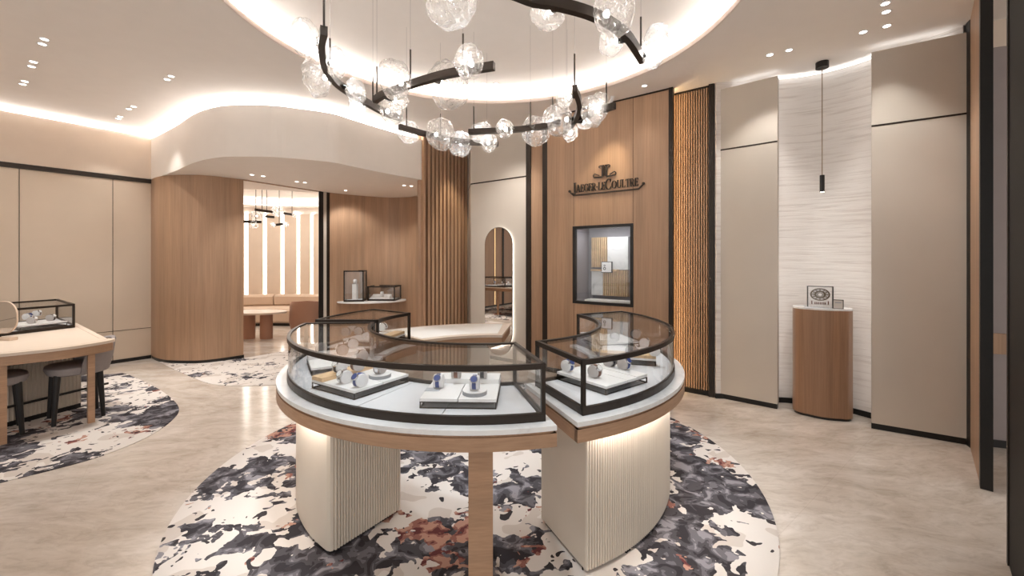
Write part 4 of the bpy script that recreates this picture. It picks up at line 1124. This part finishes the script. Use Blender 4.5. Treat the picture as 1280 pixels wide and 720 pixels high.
obj('acrylic', lb(MB(), -w_, w_, -.022, .022, z_+.012, z_+hh), ACRYL, ab)
m = MB(); lb(m, -w_-.006, -w_, -.024, .024, z_+.006, z_+hh); lb(m, w_, w_+.006, -.024, .024, z_+.006, z_+hh); lb(m, -w_-.006, w_+.006, -.024, .024, z_+hh, z_+hh+.006); obj('edge_frame', m, BRONZE, ab)
obj('base', lb(MB(), -w_-.03, w_+.012, -.04, .04, z_, z_+.006), STEEL, ab)
m = MB(); 
def up(x, y, z): q = Vector((bx.x,bx.y))+pu*x+pv*y; return Vector((q.x,q.y,z))
mzc = z_+.128
for r_, w2 in ((.066,.012),(.036,.016),(.052,.004)):
    rr2 = []
    for i in range(32):
        a = 2*PI*i/32; rr2.append([up(math.cos(a)*(r_+s1*w2/2)*1.12, yy, mzc+math.sin(a)*(r_+s1*w2/2)*.86) for s1, yy in ((-1,-.003),(1,-.003),(1,.003),(-1,.003))])
    m.loft(rr2, close=True)
for i in range(12):
    a = 2*PI*i/12; m.tube([up(math.cos(a)*.016, 0, mzc+math.sin(a)*.013), up(math.cos(a)*.068*1.12, 0, mzc+math.sin(a)*.068*.86)], .004, 6)
obj('movement_motif', m, plain('antique_brass', (112,98,80), .4, .5), ab)
m = MB()
for x_, h2 in ((-.066,.034),(.066,.034),(-.040,.022),(-.026,.022),(-.012,.022),(.002,.022),(.016,.022),(.030,.022),(.042,.022)):
    lb(m, x_-.004, x_+.004, -.004, .004, z_+.030, z_+.030+h2)
obj('lettering', m, BROWNST, ab)
px_ = at(1047.5, 380, pcn.y-.14)
pq = thing('small_plaque', 'small clear plaque right of the acrylic block on the oak pedestal', 'plaque', (px_.x,px_.y,1.072))
def lb2(m, xa, xb, ya, yb, za, zb):
    q = [Vector((px_.x,px_.y))+pu*x+pv*y for x, y in ((xa,ya),(xb,ya),(xb,yb),(xa,yb))]; return m.prism(q, za, zb)
obj('plate', lb2(MB(), -.036, .036, -.004, .004, z_+.004, z_+.082), plain('plaque_grey', (196,188,180), .3), pq)
m = MB(); lb2(m, -.042, -.036, -.006, .006, z_, z_+.088); lb2(m, .036, .042, -.006, .006, z_, z_+.088); lb2(m, -.036, .036, -.006, .006, z_+.082, z_+.088); lb2(m, -.036, .036, -.006, .006, z_, z_+.004); obj('frame', m, BRONZE, pq)
m = MB(); lb2(m, -.024, .024, -.0055, -.0038, z_+.054, z_+.064); obj('lettering', m, GREYM, pq)
pn_ = at(1027.7, 86, 4.12)
pe = thing('pendant_lamp', 'slim black cylinder pendant hanging in front of the white niche', 'pendant lamp', (pn_.x,pn_.y,CEIL))
obj('ceiling_rose', MB().disc((pn_.x,pn_.y), .055, CEIL-.06, CEIL-.0005, 28), BLACK, pe, True)
zc1 = CH-(219-HZ)*4.12/FPX; zc0 = CH-(240-HZ)*4.12/FPX
obj('cord', MB().cyl((pn_.x,pn_.y,zc1), (pn_.x,pn_.y,CEIL-.06), .004, 8), plain('brass_cord', (132,110,86), .4, .4), pe)
sh_ = obj('lamp_shade', MB().cyl((pn_.x,pn_.y,zc0), (pn_.x,pn_.y,zc1), .021, 24), BLACK, pe, True)
obj('lens', MB().cyl((pn_.x,pn_.y,zc0-.001), (pn_.x,pn_.y,zc0+.001), .016, 16), DOWN, sh_)
spot('pendant_beam', (pn_.x,pn_.y,zc0-.01), (pn_.x,pn_.y,0), 4, 60)

# rail handle in the side room
rp = at(1255, 430, 3.22)
tag(obj('wall_rail', MB().box(rp, (.16,.03,.16), rad(-20), .006), WOOD), 'short oak rail end on the grey wall of the side room', 'rail')

# ================================================================== DOWNLIGHTS
dl = None
def downlight(x, y, label, z=CEIL, beam=None, e=0, angle=70):
    global dl
    p = atz(x, y, z)
    if dl is None:
        dl = thing('ceiling_downlight', label, 'ceiling light', (p.x,p.y,z), 0, 'recessed ceiling downlights')
        obj('trim_ring', MB().ring((p.x,p.y), .026, .037, z-.005, z-.0005, 28), WHITEM, dl, True); obj('lens', MB().disc((p.x,p.y), .026, z-.003, z-.001, 24), DOWN, dl, True)
    else: dup(dl, (p.x,p.y,z), 0, label)
    if e: spot('downlight_beam', (p.x,p.y,z-.02), beam or (p.x,p.y,0), e, angle)
LBL = 'round ceiling downlight '
for x, y, lb_, bm, e in (
  (55.5,48.6,'nearest the top left of the photo, front one of its pair',None,80),(52.8,54.7,'nearest the top left of the photo, back one of its pair',(-4.9,4.1,.8),40),
  (41.7,77,'in the second pair from the top left, unlit looking one',(-6.3,4.6,1.4),24),(39.4,82.8,'in the second pair from the top left, bright one',(-5.6,4.6,.8),40),
  (31,101.4,'in the third pair above the left wall, bright one',None,24),(28.6,105,'in the third pair above the left wall, dim one',(-6.6,5.2,1.5),20),
  (213.9,95,'front one of the pair left of the ceiling recess',None,75),(208.9,99,'back one of the pair left of the ceiling recess',(-3.6,4.6,0),65),
  (167,133,'front one of the pair before the left corner cove',(-4.9,6.1,1.2),30),(161,136,'back one of the pair before the left corner cove',None,24),
  (150,145.6,'front one of the pair closest to the left corner cove',(-6.0,6.0,1.4),24),(147.8,148,'back one of the pair closest to the left corner cove',None,16),
  (1106.7,4,'at the top right, front of the row of three',(3.45,3.7,1.5),22),(1107.7,14.4,'at the top right, middle of the row of three',None,30),
  (1108.4,32,'at the top right, last of the row of three',(3.5,3.6,1.2),22),(1079,39.7,'alone in front of the white niche',None,7),
  (986.3,62.3,'right one of the pair before the left niche panel',(2.5,4.45,1.4),22),(962.4,68.2,'left one of the pair before the left niche panel',(2.45,4.5,1.2),20),
  (805.5,107,'alone in front of the oak sign wall',(1.2,5.0,0),10)):
    downlight(x, y, LBL+lb_, CEIL, bm, e)
for x, y, lb_, bm in ((604.8,104.7,'left one of the pair inside the round recess',(-.75,2.3,.8)),(620,104.7,'right one of the pair inside the round recess',(.5,2.5,.8)),(829.6,33.4,'alone at the right inside the round recess',(.75,2.9,.8))):
    downlight(x, y, LBL+lb_, DOME, bm, 60, 60)
for x, y, lb_ in ((315,218.2,'under the soffit, first from the left'),(329,220,'under the soffit, second from the left'),(371,227,'under the soffit, third from the left'),(381,228,'under the soffit, fourth from the left'),
    (432,238,'under the soffit above the black jamb'),(505,231.5,'under the soffit, left one of the far right pair'),(514,232.3,'under the soffit, right one of the far right pair')):
    p = atz(x, y, 2.799); bm = None
    if x > 430: bm = (p.x-.05, p.y+.75, 1.2)
    downlight(x, y, LBL+lb_, 2.799, bm, 34 if x > 430 else 20, 95)
# little track spot by the sign wall
tp_ = atz(766, 127, CEIL-.06)
tg = thing('spot_light', 'small white spotlight on the ceiling above the oak sign', 'spotlight', (tp_.x,tp_.y,CEIL))
obj('mount', MB().disc((tp_.x,tp_.y), .03, CEIL-.012, CEIL-.0005, 20), WHITEM, tg, True)
obj('lamp_head', MB().cyl((tp_.x,tp_.y,CEIL-.012), (tp_.x-.05,tp_.y+.01,CEIL-.11), .022, 18), WHITEM, tg, True)
spot('sign_beam', (tp_.x-.05,tp_.y-.35,CEIL-.14), (sgn_c.x,sgn_c.y,2.55), 45, 46, .9, (1,.86,.62))
sp_ = Vector((-.45,6.2)); spot('slat_beam', (-.75,6.55,3.45), (-1.05,6.95,1.9), 70, 44, .8, (1,.84,.62)); spot('mirror_fill', (.15,5.15,3.48), (-.2,6.3,1.9), 105, 60, 1.0, (1,.96,.91))  # the spot on the mirror panel is added fill without a fixture
# added cool spots without fixtures, brightening the glass counters
for i, (x, y, tx, ty) in enumerate(((-.9,1.9,-.9,2.3),(-.2,1.6,-.2,2.2),(.9,2.2,.65,2.6),(.8,3.9,.9,3.3),(-1.3,3.1,-1.2,2.8),(-1.1,4.2,-1.2,3.7),(-.5,4.0,-.4,4.6))):
    spot('counter_fill', (x,y,DOME-.05), (tx,ty,.85), 105, 40, .8, (.84,.93,1.0))

# ================================================================== WORLD, VIEW
w = bpy.data.worlds.new('world'); S.world = w; w.use_nodes = True
bg = w.node_tree.nodes['Background']; bg.inputs[0].default_value = (1,.98,.96,1); bg.inputs[1].default_value = 1.0
S.view_settings.view_transform = 'Standard'; S.view_settings.look = 'None'; S.view_settings.exposure = 0.28; S.view_settings.gamma = 1; S.view_settings.use_curve_mapping = False
S.cycles.use_denoising = True; S.cycles.max_bounces = 10; S.cycles.diffuse_bounces = 7; S.cycles.glossy_bounces = 5; S.cycles.transparent_max_bounces = 40
S.cycles.sample_clamp_indirect = 8; S.cycles.caustics_reflective = False; S.cycles.caustics_refractive = False
